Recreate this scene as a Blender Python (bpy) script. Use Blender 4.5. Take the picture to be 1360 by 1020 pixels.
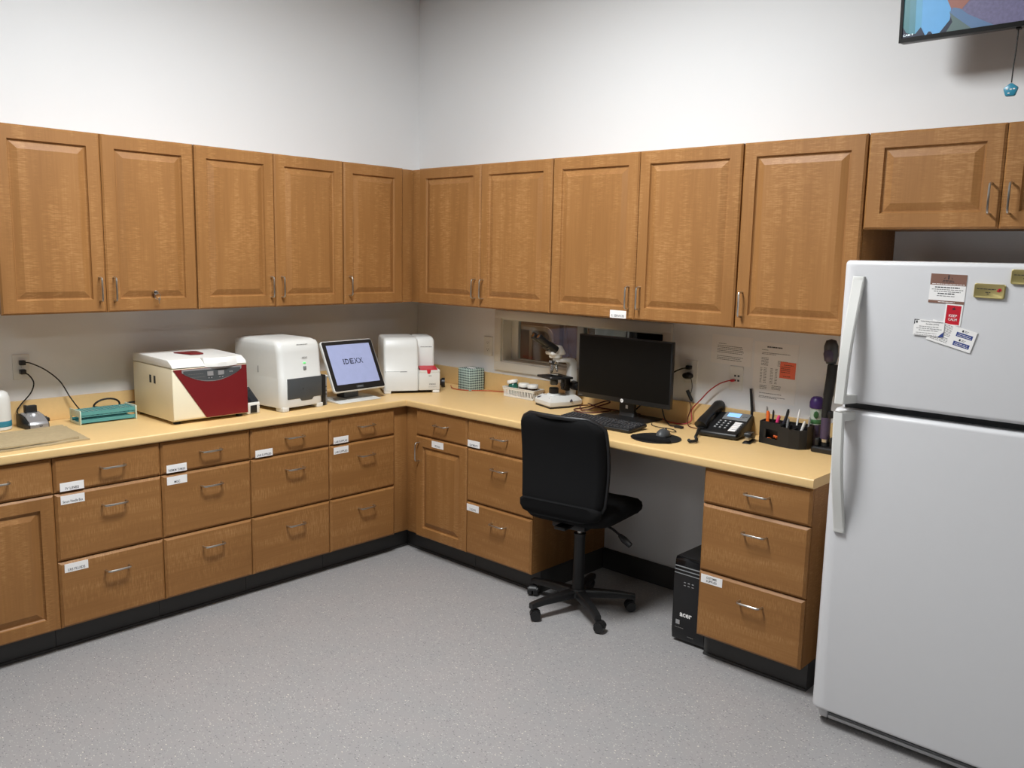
import bpy, bmesh, math, random
from mathutils import Vector, Matrix
for _o in list(bpy.data.objects): bpy.data.objects.remove(_o)
random.seed(7)
S = bpy.context.scene
C = S.collection
R = math.radians

# ---------------------------------------------------------------- camera
cam_data = bpy.data.cameras.new('camera')
cam = bpy.data.objects.new('camera', cam_data); C.objects.link(cam)
YAW, PITCH, ROLL = 0.7452, -0.1479, 0.0212
fw = Vector((-math.sin(YAW)*math.cos(PITCH), math.cos(YAW)*math.cos(PITCH), math.sin(PITCH)))
rt = Vector((math.cos(YAW), math.sin(YAW), 0)); up = rt.cross(fw)
r2 = math.cos(ROLL)*rt + math.sin(ROLL)*up; u2 = -math.sin(ROLL)*rt + math.cos(ROLL)*up
m = Matrix((r2, u2, -fw)).transposed().to_4x4(); m.translation = (4.3126, -3.745, 1.7097)
cam.matrix_world = m
cam_data.sensor_width = 36; cam_data.lens = 1142.26/1360*36; cam_data.clip_start = .02
S.camera = cam

# ---------------------------------------------------------------- world, exposure
w = bpy.data.worlds.new('world'); S.world = w; w.use_nodes = True
w.node_tree.nodes['Background'].inputs[0].default_value = (.9, .95, 1, 1)
w.node_tree.nodes['Background'].inputs[1].default_value = .25
S.view_settings.view_transform = 'Standard'; S.view_settings.look = 'None'
S.view_settings.gamma = 1; S.view_settings.use_curve_mapping = False
S.view_settings.exposure = 0.0
LAMP = 2.0          # emission strength of the ceiling light diffusers
LAMP_W = 120.0      # watts of the lamp nearest the corner
LAMP_SPREAD = 180
FIXTURES = ((2.0, -2.05, 1), (5.6, -2.15, .20), (2.25, -5.4, .12), (5.6, -5.4, .08))   # x, y, share of the power

# ---------------------------------------------------------------- materials
def lin(c): 
    c = c/255; return c/12.92 if c <= .04045 else ((c+.055)/1.055)**2.4
def col(rgb): return (lin(rgb[0]), lin(rgb[1]), lin(rgb[2]), 1)
def new_mat(name):
    m = bpy.data.materials.new(name); m.use_nodes = True
    nt = m.node_tree; return m, nt, nt.nodes, nt.links, nt.nodes['Principled BSDF']
def mat(name, rgb, rough=.5, metal=0, var=.06, scale=25, bump=0, bscale=300, emit=0, spec=.5, coat=0):
    m, nt, N, L, b = new_mat(name)
    tc = N.new('ShaderNodeTexCoord'); nz = N.new('ShaderNodeTexNoise')
    nz.inputs['Scale'].default_value = scale; nz.inputs['Detail'].default_value = 3
    L.new(tc.outputs['Object'], nz.inputs['Vector'])
    mx = N.new('ShaderNodeMix'); mx.data_type = 'RGBA'
    c = col(rgb)
    mx.inputs[6].default_value = tuple(x*(1-var) for x in c[:3])+(1,)
    mx.inputs[7].default_value = tuple(min(1, x*(1+var)) for x in c[:3])+(1,)
    L.new(nz.outputs['Fac'], mx.inputs[0]); L.new(mx.outputs[2], b.inputs['Base Color'])
    b.inputs['Roughness'].default_value = rough; b.inputs['Metallic'].default_value = metal
    b.inputs['Specular IOR Level'].default_value = spec; b.inputs['Coat Weight'].default_value = coat
    if emit:
        L.new(mx.outputs[2], b.inputs['Emission Color']); b.inputs['Emission Strength'].default_value = emit
    if bump:
        n2 = N.new('ShaderNodeTexNoise'); n2.inputs['Scale'].default_value = bscale
        L.new(tc.outputs['Object'], n2.inputs['Vector'])
        bp = N.new('ShaderNodeBump'); bp.inputs['Strength'].default_value = bump; bp.inputs['Distance'].default_value = .002
        L.new(n2.outputs['Fac'], bp.inputs['Height']); L.new(bp.outputs[0], b.inputs['Normal'])
    return m
def wood(name, horizontal):
    # curly figured laminate: fine ripples across the grain, gathered in bands along it
    m, nt, N, L, b = new_mat(name)
    tc = N.new('ShaderNodeTexCoord'); oi = N.new('ShaderNodeObjectInfo')
    ad = N.new('ShaderNodeVectorMath'); ad.operation = 'ADD'
    ml = N.new('ShaderNodeVectorMath'); ml.operation = 'SCALE'; ml.inputs['Scale'].default_value = 3.7
    L.new(oi.outputs['Location'], ml.inputs[0]); L.new(tc.outputs['Object'], ad.inputs[0]); L.new(ml.outputs[0], ad.inputs[1])
    def noise(sc, scale=1, detail=2, dist=0):
        mp = N.new('ShaderNodeMapping'); mp.inputs['Scale'].default_value = (sc[2], sc[1], sc[0]) if horizontal else sc
        L.new(ad.outputs[0], mp.inputs[0])
        z = N.new('ShaderNodeTexNoise'); z.inputs['Scale'].default_value = scale
        z.inputs['Detail'].default_value = detail; z.inputs['Distortion'].default_value = dist
        L.new(mp.outputs[0], z.inputs['Vector']); return z.outputs['Fac']
    def ramp(x, a, c):
        r = N.new('ShaderNodeMapRange'); r.inputs[1].default_value = a; r.inputs[2].default_value = c
        L.new(x, r.inputs[0]); return r.outputs[0]
    def op(o, a, c):
        n = N.new('ShaderNodeMath'); n.operation = o
        for i, v in enumerate((a, c)):
            if isinstance(v, (int, float)): n.inputs[i].default_value = v
            else: L.new(v, n.inputs[i])
        return n.outputs[0]
    ripple = ramp(noise((34, 34, 300), detail=2, dist=.3), .42, .66)
    band = ramp(noise((21, 21, 2.6), detail=2), .40, .62)
    grain = noise((160, 160, 4), detail=3)
    broad = noise((7, 7, .9), detail=2)
    f = op('ADD', op('MULTIPLY', op('MULTIPLY', ripple, band), .29), op('ADD', op('MULTIPLY', grain, .25), op('MULTIPLY', broad, .40)))
    cr = N.new('ShaderNodeValToRGB')
    cr.color_ramp.elements[0].position = .12; cr.color_ramp.elements[0].color = col((132, 90, 48))
    cr.color_ramp.elements[1].position = .86; cr.color_ramp.elements[1].color = col((184, 138, 88))
    e = cr.color_ramp.elements.new(.42); e.color = col((151, 106, 60))
    L.new(f, cr.inputs[0]); L.new(cr.outputs[0], b.inputs['Base Color'])
    b.inputs['Roughness'].default_value = .48; b.inputs['Specular IOR Level'].default_value = .3
    return m
def floor_mat():
    m, nt, N, L, b = new_mat('speckled_vinyl')
    tc = N.new('ShaderNodeTexCoord')
    def vor(s, lo, hi):
        v = N.new('ShaderNodeTexVoronoi'); v.inputs['Scale'].default_value = s
        mp = N.new('ShaderNodeMapping'); mp.inputs['Rotation'].default_value = (0, 0, .6); mp.inputs['Scale'].default_value = (1, 1.9, 1)
        L.new(tc.outputs['Object'], mp.inputs[0]); L.new(mp.outputs[0], v.inputs['Vector'])
        r = N.new('ShaderNodeMapRange'); r.inputs[1].default_value = lo; r.inputs[2].default_value = hi
        r.inputs[3].default_value = 1; r.inputs[4].default_value = 0
        L.new(v.outputs['Distance'], r.inputs[0])
        # only a share of the cells carries a fleck
        s2 = N.new('ShaderNodeSeparateColor'); L.new(v.outputs['Color'], s2.inputs[0])
        return r.outputs[0], s2.outputs[0]
    def nz(s, d=3):
        z = N.new('ShaderNodeTexNoise'); z.inputs['Scale'].default_value = s; z.inputs['Detail'].default_value = d
        L.new(tc.outputs['Object'], z.inputs['Vector']); return z.outputs['Fac']
    def mix(f, a, c):
        x = N.new('ShaderNodeMix'); x.data_type = 'RGBA'
        if isinstance(f, float): x.inputs[0].default_value = f
        else: L.new(f, x.inputs[0])
        for i, v in ((6, a), (7, c)):
            if isinstance(v, tuple): x.inputs[i].default_value = v
            else: L.new(v, x.inputs[i])
        return x.outputs[2]
    def mul(a, c, thr):
        g = N.new('ShaderNodeMath'); g.operation = 'GREATER_THAN'; L.new(c, g.inputs[0]); g.inputs[1].default_value = thr
        k = N.new('ShaderNodeMath'); k.operation = 'MULTIPLY'; L.new(a, k.inputs[0]); L.new(g.outputs[0], k.inputs[1]); return k.outputs[0]
    base = mix(nz(5.5, 4), col((139, 142, 144)), col((158, 150, 150)))
    base = mix(nz(170, 2), base, col((160, 158, 157)))
    a, ca = vor(95, .12, .32); base = mix(mul(a, ca, .64), base, col((206, 203, 198)))
    a, ca = vor(72, .12, .34); base = mix(mul(a, ca, .66), base, col((112, 110, 114)))
    a, ca = vor(46, .08, .2); base = mix(mul(a, ca, .78), base, col((228, 221, 206)))
    L.new(base, b.inputs['Base Color'])
    b.inputs['Roughness'].default_value = .42; b.inputs['Specular IOR Level'].default_value = .35
    return m
def glass_mat(name, tint=(.92, .95, .94)):
    m, nt, N, L, b = new_mat(name)
    N.remove(b); out = N['Material Output']
    t = N.new('ShaderNodeBsdfTransparent'); t.inputs[0].default_value = tint+(1,)
    g = N.new('ShaderNodeBsdfGlossy'); g.inputs['Roughness'].default_value = .02
    fr = N.new('ShaderNodeFresnel'); fr.inputs[0].default_value = 1.33
    mx = N.new('ShaderNodeMixShader'); L.new(fr.outputs[0], mx.inputs[0]); L.new(t.outputs[0], mx.inputs[1]); L.new(g.outputs[0], mx.inputs[2])
    L.new(mx.outputs[0], out.inputs[0]); return m
def check_mat():
    # tissue carton: pale green with a dark hand drawn lattice
    m, nt, N, L, b = new_mat('lattice_carton')
    tc = N.new('ShaderNodeTexCoord'); br = N.new('ShaderNodeTexChecker')
    sx = N.new('ShaderNodeSeparateXYZ'); L.new(tc.outputs['Object'], sx.inputs[0])
    def lines(o, per, wd):
        a = N.new('ShaderNodeMath'); a.operation = 'PINGPONG'; L.new(o, a.inputs[0]); a.inputs[1].default_value = per
        c = N.new('ShaderNodeMath'); c.operation = 'LESS_THAN'; L.new(a.outputs[0], c.inputs[0]); c.inputs[1].default_value = wd
        return c.outputs[0]
    def mx(a, c, o='MAXIMUM'):
        k = N.new('ShaderNodeMath'); k.operation = o; L.new(a, k.inputs[0]); L.new(c, k.inputs[1]); return k.outputs[0]
    N.remove(br)
    h = N.new('ShaderNodeMath'); h.operation = 'ADD'; L.new(sx.outputs[0], h.inputs[0]); L.new(sx.outputs[1], h.inputs[1])
    dots = mx(lines(h.outputs[0], .0075, .0042), lines(sx.outputs[2], .0075, .0042), 'MULTIPLY')
    thin = mx(lines(h.outputs[0], .0075, .0010), lines(sx.outputs[2], .0075, .0010))
    f = mx(dots, thin)
    x = N.new('ShaderNodeMix'); x.data_type = 'RGBA'; L.new(f, x.inputs[0])
    x.inputs[6].default_value = col((176, 198, 192)); x.inputs[7].default_value = col((44, 62, 66))
    L.new(x.outputs[2], b.inputs['Base Color']); b.inputs['Roughness'].default_value = .6
    return m

WOOD_V = wood('figured_maple_upright', False)
WOOD_H = wood('figured_maple_lying', True)
WALL = mat('wall_paint', (234, 235, 236), .85, var=.012, scale=3, bump=.04, bscale=500)
CEIL = mat('ceiling_tile', (176, 176, 172), .9, var=.02)
WALL_FAR = mat('darkened_far_wall', (78, 76, 73), .85, var=.02)  # unseen walls, coloured dark to cut the light they bounce back
FLOOR = floor_mat()
TOE = mat('charcoal_rubber', (58, 57, 56), .55)
COUNTER = mat('butterscotch_laminate', (224, 189, 132), .38, var=.045, scale=60)
STEEL = mat('brushed_nickel', (205, 203, 198), .28, metal=1)
CHROME = mat('chrome', (225, 225, 225), .12, metal=1)
PAPER = mat('paper_white', (240, 238, 236), .8, var=.02)
INK = mat('ink_black', (45, 45, 50), .8)
INKG = mat('ink_grey', (120, 118, 116), .8)
INKB = mat('ink_blue', (40, 62, 128), .7)
WHITE = mat('white_plastic', (216, 216, 212), .35, var=.02)
WHITE2 = mat('warm_white_plastic', (232, 231, 226), .4, var=.02)
CREAM = mat('cream_enamel', (238, 228, 200), .38, var=.02)
MAROON = mat('maroon_enamel', (112, 22, 27), .35, var=.05)
FRIDGE = mat('fridge_enamel', (214, 214, 216), .32, var=.01, bump=.05, bscale=700)
GREYP = mat('grey_plastic', (128, 130, 131), .45)
DGREY = mat('dark_grey_plastic', (72, 75, 77), .4)
BLACK = mat('black_plastic', (24, 24, 25), .42)
GBLACK = mat('gloss_black', (14, 14, 16), .12, spec=.5)
RUBBER = mat('black_rubber', (20, 20, 20), .6)
FABRIC = mat('black_fabric', (22, 22, 23), .92, var=.2, scale=500, bump=.3, bscale=900, spec=.15)
VINYL = mat('black_vinyl_trim', (26, 26, 28), .42)
SILVER = mat('silver_plastic', (176, 176, 178), .3, metal=.55)
TEAL = mat('teal_acrylic', (84, 150, 150), .25, var=.08)
TEALB = mat('teal_band', (52, 128, 150), .4)
TOWEL = mat('tan_towel', (174, 155, 120), .95, var=.16, scale=60, bump=.5, bscale=400)
RED = mat('red_plastic', (196, 30, 48), .4)
REDC = mat('red_cable', (168, 34, 34), .5)
ORANGEC = mat('orange_cable', (176, 84, 50), .5)
DRED = mat('dark_red_cable', (80, 22, 20), .5)
ORANGE = mat('orange_plastic', (240, 110, 40), .4)
PINK = mat('pink_plastic', (226, 60, 120), .4)
STICKY = mat('salmon_note', (246, 122, 92), .8)
PURPLE = mat('purple_plastic', (66, 42, 108), .4)
LILAC = mat('dark_lilac_plastic', (72, 60, 82), .4)
GREEN = mat('green_print', (70, 120, 72), .5)
GOLD = mat('gold_metal', (200, 184, 124), .3, metal=.65)
BROWN = mat('brown_print', (128, 92, 78), .7)
NAVY = mat('navy_slate', (56, 56, 74), .4)
AMBER = mat('amber_glass', (46, 26, 18), .15)
JARGREEN = mat('green_glass', (30, 92, 78), .2)
FRAMEW = mat('window_frame_paint', (222, 219, 210), .5, var=.02)
GLASS = glass_mat('window_glass')
CLEAR = glass_mat('clear_plastic', (.86, .93, .9))
SASH = mat('sash_reflection_tint', (178, 184, 186), .4)  # bluish reflection on the right sash, put into its colour
DARKWOOD = mat('dark_oak', (112, 74, 42), .5, var=.2, scale=12)
MIDWOOD = mat('tan_oak', (150, 116, 82), .5, var=.15, scale=12)
LCD = mat('lcd_blue', (140, 190, 250), .4, emit=.75)
LCDI = mat('analyzer_screen', (142, 150, 184), .25, emit=.42)
DARKSCR = mat('dark_screen', (22, 26, 32), .1)
SCREENOFF = mat('screen_off', (8, 8, 7), .45, spec=.2)
LEDG = mat('green_led', (90, 240, 110), .4, emit=1.2)
LAMPM = mat('lamp_diffuser', (255, 250, 242), .6, var=.005, emit=LAMP)
TVSKY = mat('tv_blue', (88, 150, 198), .4, emit=.38)
TVTEAL2 = mat('tv_teal_deep', (70, 118, 130), .3, emit=.5)
TVTEAL3 = mat('tv_teal_green', (64, 112, 118), .3, emit=.45)
TVTEAL = mat('tv_teal', (80, 138, 168), .3, emit=.55)
TVMAUVE = mat('tv_mauve', (100, 96, 126), .4, var=.35, scale=90, emit=.3)
TVBROWN = mat('tv_brown', (132, 88, 78), .3, emit=.5)
TVSLATE = mat('tv_slate', (80, 108, 142), .4, emit=.36)
TVOLIVE = mat('tv_olive', (82, 100, 100), .3, emit=.45)
TVDARK = mat('tv_dark', (32, 38, 58), .3, emit=.3)
TVTEXT = mat('tv_text', (210, 225, 230), .3, emit=.8)
BLUEORN = mat('blue_ornament', (58, 146, 176), .3, var=.25, scale=60)

# ---------------------------------------------------------------- mesh helpers
class G:
    def __init__(s, *mats): s.bm = bmesh.new(); s.mats = list(mats)
    def mi(s, mt):
        if mt is None: return 0
        if mt not in s.mats: s.mats.append(mt)
        return s.mats.index(mt)
    def merge(s, tb, mt=None, M=None):
        i = s.mi(mt)
        bmesh.ops.recalc_face_normals(tb, faces=tb.faces)
        for f in tb.faces: f.material_index = i
        if M is not None: bmesh.ops.transform(tb, matrix=M, verts=tb.verts)
        me = bpy.data.meshes.new('tmp'); tb.to_mesh(me); tb.free()
        s.bm.from_mesh(me); bpy.data.meshes.remove(me); return s
    def box(s, x0, x1, y0, y1, z0, z1, b=0, mt=None, seg=2, M=None):
        tb = bmesh.new(); bmesh.ops.create_cube(tb, size=1)
        for v in tb.verts: v.co = Vector(((x0+x1)/2+v.co.x*(x1-x0), (y0+y1)/2+v.co.y*(y1-y0), (z0+z1)/2+v.co.z*(z1-z0)))
        if b: bmesh.ops.bevel(tb, geom=list(tb.edges), offset=b, segments=seg, affect='EDGES', profile=.5)
        return s.merge(tb, mt, M)
    def rings(s, rings, mt=None, M=None, cap=True, closed=True):
        tb = bmesh.new(); vs = [[tb.verts.new(p) for p in r] for r in rings]; n = len(vs[0])
        for a, c in zip(vs, vs[1:]):
            for k in range(n if closed else n-1): tb.faces.new((a[k], a[(k+1) % n], c[(k+1) % n], c[k]))
        if cap: tb.faces.new(vs[0]); tb.faces.new(vs[-1])
        return s.merge(tb, mt, M)
    def cyl(s, p0, p1, r0, r1=None, n=16, mt=None, M=None):
        p0, p1 = Vector(p0), Vector(p1); r1 = r0 if r1 is None else r1
        d = (p1-p0).normalized(); a = d.orthogonal().normalized(); c = d.cross(a)
        rg = [[p+(a*math.cos(t)+c*math.sin(t))*r for t in [2*math.pi*k/n for k in range(n)]] for p, r in ((p0, r0), (p1, r1))]
        return s.rings(rg, mt, M)
    def tube(s, pts, r, n=8, mt=None, M=None):
        pts = [Vector(p) for p in pts]; rg = []; a = None
        for i, p in enumerate(pts):
            d = (pts[min(i+1, len(pts)-1)]-pts[max(i-1, 0)]).normalized()
            a = d.orthogonal().normalized() if a is None else (a-d*a.dot(d)).normalized()
            c = d.cross(a); rr = r[i] if isinstance(r, (list, tuple)) else r
            rg.append([p+(a*math.cos(2*math.pi*k/n)+c*math.sin(2*math.pi*k/n))*rr for k in range(n)])
        return s.rings(rg, mt, M)
    def lathe(s, prof, c=(0, 0, 0), n=24, mt=None, M=None, sx=1, sy=1):
        c = Vector(c)
        rg = [[c+Vector((r*math.cos(2*math.pi*k/n)*sx, r*math.sin(2*math.pi*k/n)*sy, z)) for k in range(n)] for r, z in prof]
        return s.rings(rg, mt, M)
    def prism(s, poly, axis, a0, a1, mt=None, M=None, b=0):
        # poly in the two remaining axes, in order (x,y,z minus axis)
        def P(p, a): 
            q = list(p); q.insert('xyz'.index(axis), a); return q
        tb = bmesh.new(); A = [tb.verts.new(P(p, a0)) for p in poly]; B = [tb.verts.new(P(p, a1)) for p in poly]
        n = len(poly); tb.faces.new(A); tb.faces.new(B)
        for k in range(n): tb.faces.new((A[k], A[(k+1) % n], B[(k+1) % n], B[k]))
        bmesh.ops.recalc_face_normals(tb, faces=tb.faces)
        if b: bmesh.ops.bevel(tb, geom=list(tb.edges), offset=b, segments=2, affect='EDGES', profile=.5)
        return s.merge(tb, mt, M)
    def face(s, pts, mt=None, M=None):
        tb = bmesh.new(); tb.faces.new([tb.verts.new(p) for p in pts]); 
        i = s.mi(mt)
        for f in tb.faces: f.material_index = i
        if M is not None: bmesh.ops.transform(tb, matrix=M, verts=tb.verts)
        me = bpy.data.meshes.new('tmp'); tb.to_mesh(me); tb.free(); s.bm.from_mesh(me); bpy.data.meshes.remove(me); return s
    def text(s, string, width, height, M, mt=None, bold=0, shear=0):
        # flat lettering centred on the origin of M's xy plane, scaled to fit width x height
        cu = bpy.data.curves.new('t', 'FONT'); cu.body = string; cu.resolution_u = 2; cu.offset = bold; cu.shear = shear
        ob = bpy.data.objects.new('t', cu); C.objects.link(ob)
        dg = bpy.context.evaluated_depsgraph_get(); me = bpy.data.meshes.new_from_object(ob.evaluated_get(dg))
        bpy.data.objects.remove(ob); bpy.data.curves.remove(cu)
        if not len(me.vertices): return s
        xs = [v.co.x for v in me.vertices]; ys = [v.co.y for v in me.vertices]
        sx = width/(max(xs)-min(xs)); sy = height/(max(ys)-min(ys))
        cx, cy = (max(xs)+min(xs))/2, (max(ys)+min(ys))/2
        i = s.mi(mt)
        for v in me.vertices: v.co = M @ Vector(((v.co.x-cx)*sx, (v.co.y-cy)*sy, 0))
        for p in me.polygons: p.material_index = i
        me.update()
        # the slot list of the text mesh is irrelevant: indices are set above
        s.bm.from_mesh(me); bpy.data.meshes.remove(me); return s
    def obj(s, name, parent=None, smooth=35, loc=None):
        me = bpy.data.meshes.new(name); s.bm.to_mesh(me); s.bm.free()
        for mt in s.mats: me.materials.append(mt)
        for p in me.polygons: p.use_smooth = True
        me.set_sharp_from_angle(angle=R(smooth))
        o = bpy.data.objects.new(name, me); C.objects.link(o)
        if parent is not None: o.parent = parent
        if loc is not None: o.location = loc
        return o
def rrect(hx, hy, r, z, cx=0, cy=0, n=5):
    r = min(r, hx*.999, hy*.999); out = []
    for sx, sy, a0 in ((1, 1, 0), (-1, 1, 90), (-1, -1, 180), (1, -1, 270)):
        for k in range(n+1):
            t = R(a0+90*k/n); out.append(Vector((cx+sx*(hx-r)+r*math.cos(t), cy+sy*(hy-r)+r*math.sin(t), z)))
    return out
def smooth_path(pts, per=6):
    P = [Vector(p) for p in pts]; out = []
    for i in range(len(P)-1):
        p0, p1, p2, p3 = P[max(i-1, 0)], P[i], P[i+1], P[min(i+2, len(P)-1)]
        for k in range(per):
            t = k/per
            out.append(.5*((2*p1)+(p2-p0)*t+(2*p0-5*p1+4*p2-p3)*t*t+(3*p1-p0-3*p2+p3)*t**3))
    out.append(P[-1]); return out
def tag(o, label=None, cat=None, group=None, kind=None):
    if label: o['label'] = label
    if cat: o['category'] = cat
    if group: o['group'] = group
    if kind: o['kind'] = kind
    return o
def thing(name, label, cat, loc=(0, 0, 0), rz=0, group=None):
    o = bpy.data.objects.new(name, None); C.objects.link(o); o.empty_display_size = .05
    o.location = loc; o.rotation_euler = (0, 0, R(rz)); return tag(o, label, cat, group)
def struct(name, g, parent=None):
    o = g.obj(name, parent)
    if parent is None: o['kind'] = 'structure'
    return o
def front(x, z, y):      # matrix that lays flat lettering on a face looking towards -y, at (x, y, z)
    return Matrix.Translation((x, y, z)) @ Matrix.Rotation(R(90), 4, 'X')
def TR(x, y, z, rx=0, ry=0, rz=0):
    return Matrix.Translation((x, y, z)) @ Matrix.Rotation(R(rz), 4, 'Z') @ Matrix.Rotation(R(ry), 4, 'Y') @ Matrix.Rotation(R(rx), 4, 'X')

# ---------------------------------------------------------------- sizes
UB, UT, UD = 1.4217, 2.1976, .3671
BF, CF, TOED, TK = .6194, .6343, .5401, .1169
S1, S2, CT, THK = .7005, .4066, .8958, .0398
CB = CT-THK; BT = CB-.006; FUB = 1.8387
UY = [-2.5766, -2.1509, -1.7157, -1.2872, -.8571, -.4338]
UX = [.4232, .9271, 1.4437, 1.9729, 2.4902, 3.0094, 3.4809, 3.952]
BY = [-2.4995, -2.0476, -1.6016, -1.1423, -.7018]
BX = [.6979, 1.1112, 1.5821, 2.5317, 3.0012]
CE = 3.007
RX, RY, RH = 8.2, -7.6, 3.40          # room: x 0..RX, y RY..0, height RH
WX0, WX1, WZ0, WZ1 = .766, 1.912, 1.075, 1.343      # window opening in the back wall

# ---------------------------------------------------------------- setting
struct('floor', G(FLOOR).box(-.15, RX+.15, RY-.15, 3.2, -.06, 0))
struct('ceiling', G(CEIL).box(-.15, RX+.15, RY-.15, 3.2, RH, RH+.08))
struct('wall_left', G(WALL).box(-.12, 0, RY-.12, 0, 0, RH))
g = G(WALL); T_ = .13
g.box(-.12, WX0, 0, T_, 0, RH); g.box(WX1, RX+.12, 0, T_, 0, RH)
g.box(WX0, WX1, 0, T_, 0, WZ0); g.box(WX0, WX1, 0, T_, WZ1, RH)
struct('wall_back', g)
struct('wall_right', G(WALL_FAR).box(RX, RX+.12, RY-.12, 0, 0, RH))
struct('wall_front', G(WALL_FAR).box(0, RX, RY-.12, RY, 0, RH))
g = G(WALL); g.box(-.12, 0, T_, 3.1, 0, RH); g.box(3.2, 3.3, T_, 3.1, 0, RH); g.box(-.12, 3.3, 3.1, 3.2, 0, RH)
struct('wall_beyond', g)
struct('baseboard_back', G(TOE).box(BX[2]+.002, BX[3]-.002, -.012, -.001, .001, .118, b=.003))
struct('baseboard_right', G(TOE).box(RX-.012, RX-.001, RY+.02, -.02, .001, .118, b=.003))

# pass-through window with its frame and two sliding panes
win = G(FRAMEW)
fx0, fx1, fz0, fz1 = .718, 1.962, 1.026, 1.388
win.box(fx0, fx1, -.016, -.001, WZ1-.004, fz1, b=.004); win.box(fx0, fx1, -.016, -.001, fz0, WZ0+.004, b=.004)
win.box(fx0, WX0+.004, -.016, -.001, WZ0, WZ1, b=.004); win.box(WX1-.004, fx1, -.016, -.001, WZ0, WZ1, b=.004)
wob = tag(win.obj('window_1'), kind='structure')
g = G(FRAMEW)
g.box(WX0, WX0+.012, -.001, T_+.001, WZ0, WZ1); g.box(WX1-.012, WX1, -.001, T_+.001, WZ0, WZ1)
g.box(WX0+.012, WX1-.012, -.001, T_+.001, WZ0, WZ0+.012); g.box(WX0+.012, WX1-.012, -.001, T_+.001, WZ1-.012, WZ1)
g.obj('jamb', wob)
def sash(x0, x1, y, mt, st):
    g = G(mt)
    g.box(x0, x0+st, y-.012, y+.012, WZ0+.013, WZ1-.013, b=.002); g.box(x1-.02, x1, y-.012, y+.012, WZ0+.013, WZ1-.013, b=.002)
    g.box(x0+st, x1-.02, y-.012, y+.012, WZ0+.013, WZ0+.02, b=.002); g.box(x0+st, x1-.02, y-.012, y+.012, WZ1-.02, WZ1-.013, b=.002)
    o = g.obj('sash', wob)
    G(GLASS).box(x0+st, x1-.02, y-.003, y+.003, WZ0+.02, WZ1-.02).obj('pane', o)
sash(WX0+.013, 1.34, .085, FRAMEW, .052)
sash(1.315, WX1-.013, .045, SASH, .045)

# what stands beyond the window
t = thing('wooden_cabinet', 'brown wooden cabinet with arched pale moulding seen through the left window pane', 'cabinet', (0, .62, 0))
G(DARKWOOD).box(-.09, .70, 0, .5, .001, 2.1, b=.006).obj('body', t)
G(DARKWOOD).box(.715, .93, .02, .5, .001, 2.1, b=.006).prism([(.76, 1.05), (.78, 1.05), (.735, 1.30), (.722, 1.30)], 'y', .008, .0195).obj('side_panel', t)
def arch(x0, x1, z0, z1, r, wd):
    p = [(x0, z0), (x0, z1)] + [(x1-r+r*math.sin(R(a)), z1-r+r*math.cos(R(a))) for a in range(0, 91, 10)] + [(x1+.025, z0)]
    q = [(x0+wd, z0), (x0+wd, z1-wd)] + [(x1-r+(r-wd)*math.sin(R(a)), z1-r+(r-wd)*math.cos(R(a))) for a in range(0, 91, 10)] + [(x1+.025-wd, z0)]
    g = G(MIDWOOD)
    for k in range(len(p)-1): g.prism([p[k], p[k+1], q[k+1], q[k]], 'y', -.014, -.001)
    return g
arch(.20, .655, 1.0, 1.245, .075, .030).obj('arched_moulding', t)
G(MIDWOOD).box(.20, .68, -.014, -.001, .97, .999, b=.003).box(.445, .470, -.013, -.001, 1.0, 1.214, b=.003).obj('rail', t)
t = thing('metal_locker', 'pale grey metal locker seen above the computer monitor through the window', 'locker', (.96, .66, 0))
G(SILVER).box(0, .27, 0, .4, .001, 2.0, b=.006).obj('body', t); G(GREYP).box(.015, .255, -.012, -.001, .05, 1.95, b=.004).obj('door', t)
t = thing('shelf_unit', 'dark shelf unit glimpsed through the right window pane behind the monitor', 'shelf', (1.26, .66, 0))
g = G(BLACK); g.box(0, .03, 0, .4, .001, 2, b=.003); g.box(1.0, 1.03, 0, .4, .001, 2, b=.003); g.box(.03, 1.0, .38, .4, .001, 2)
g.obj('frame', t)
for z in (.1, .6, 1.02, 1.38, 1.9): G(DGREY).box(.031, .999, .01, .379, z, z+.025, b=.003).obj('shelf', t)

# ---------------------------------------------------------------- ceiling lights (above the frame)
names_ = ('nearest the inside corner of the counters', 'to the right of the refrigerator', 'over the left end of the counter', 'behind the photographer')
for i, (x, y, share) in enumerate(FIXTURES):
    t = thing('ceiling_light', 'recessed white ceiling light panel '+names_[i], 'ceiling light', (x, y, RH-.07), 0, 'ceiling light panels')
    g = G(WHITE); a, b_ = .30, .61
    for bb in ((-a, a, -b_, -b_+.02), (-a, a, b_-.02, b_), (-a, -a+.02, -b_+.02, b_-.02), (a-.02, a, -b_+.02, b_-.02)): g.box(*bb, 0, .069)
    g.obj('frame', t)
    G(LAMPM).box(-a+.021, a-.021, -b_+.021, b_-.021, .012, .02).obj('diffuser', t)
    ld = bpy.data.lights.new('lamp', 'AREA'); ld.shape = 'RECTANGLE'; ld.size = .55; ld.size_y = 1.15
    ld.energy = LAMP_W*share; ld.color = (.962, .988, 1); ld.spread = R(LAMP_SPREAD)
    lo = bpy.data.objects.new('lamp', ld); C.objects.link(lo); lo.parent = t; lo.location = (0, 0, .010)
t = thing('ceiling_light', 'added light panel brightening the room beyond the window', 'ceiling light', (.85, .36, 2.6), 0, 'ceiling light panels')  # unseen lamp, added so that things behind the window panes show up
g = G(WHITE); g.box(-.3, .3, -.15, .15, .02, .07, b=.004); g.obj('frame', t); G(LAMPM).box(-.28, .28, -.13, .13, .012, .0195).obj('diffuser', t)
G(STEEL).cyl((0, 0, .07), (0, 0, .80), .01, n=10).obj('rod', t)
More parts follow.
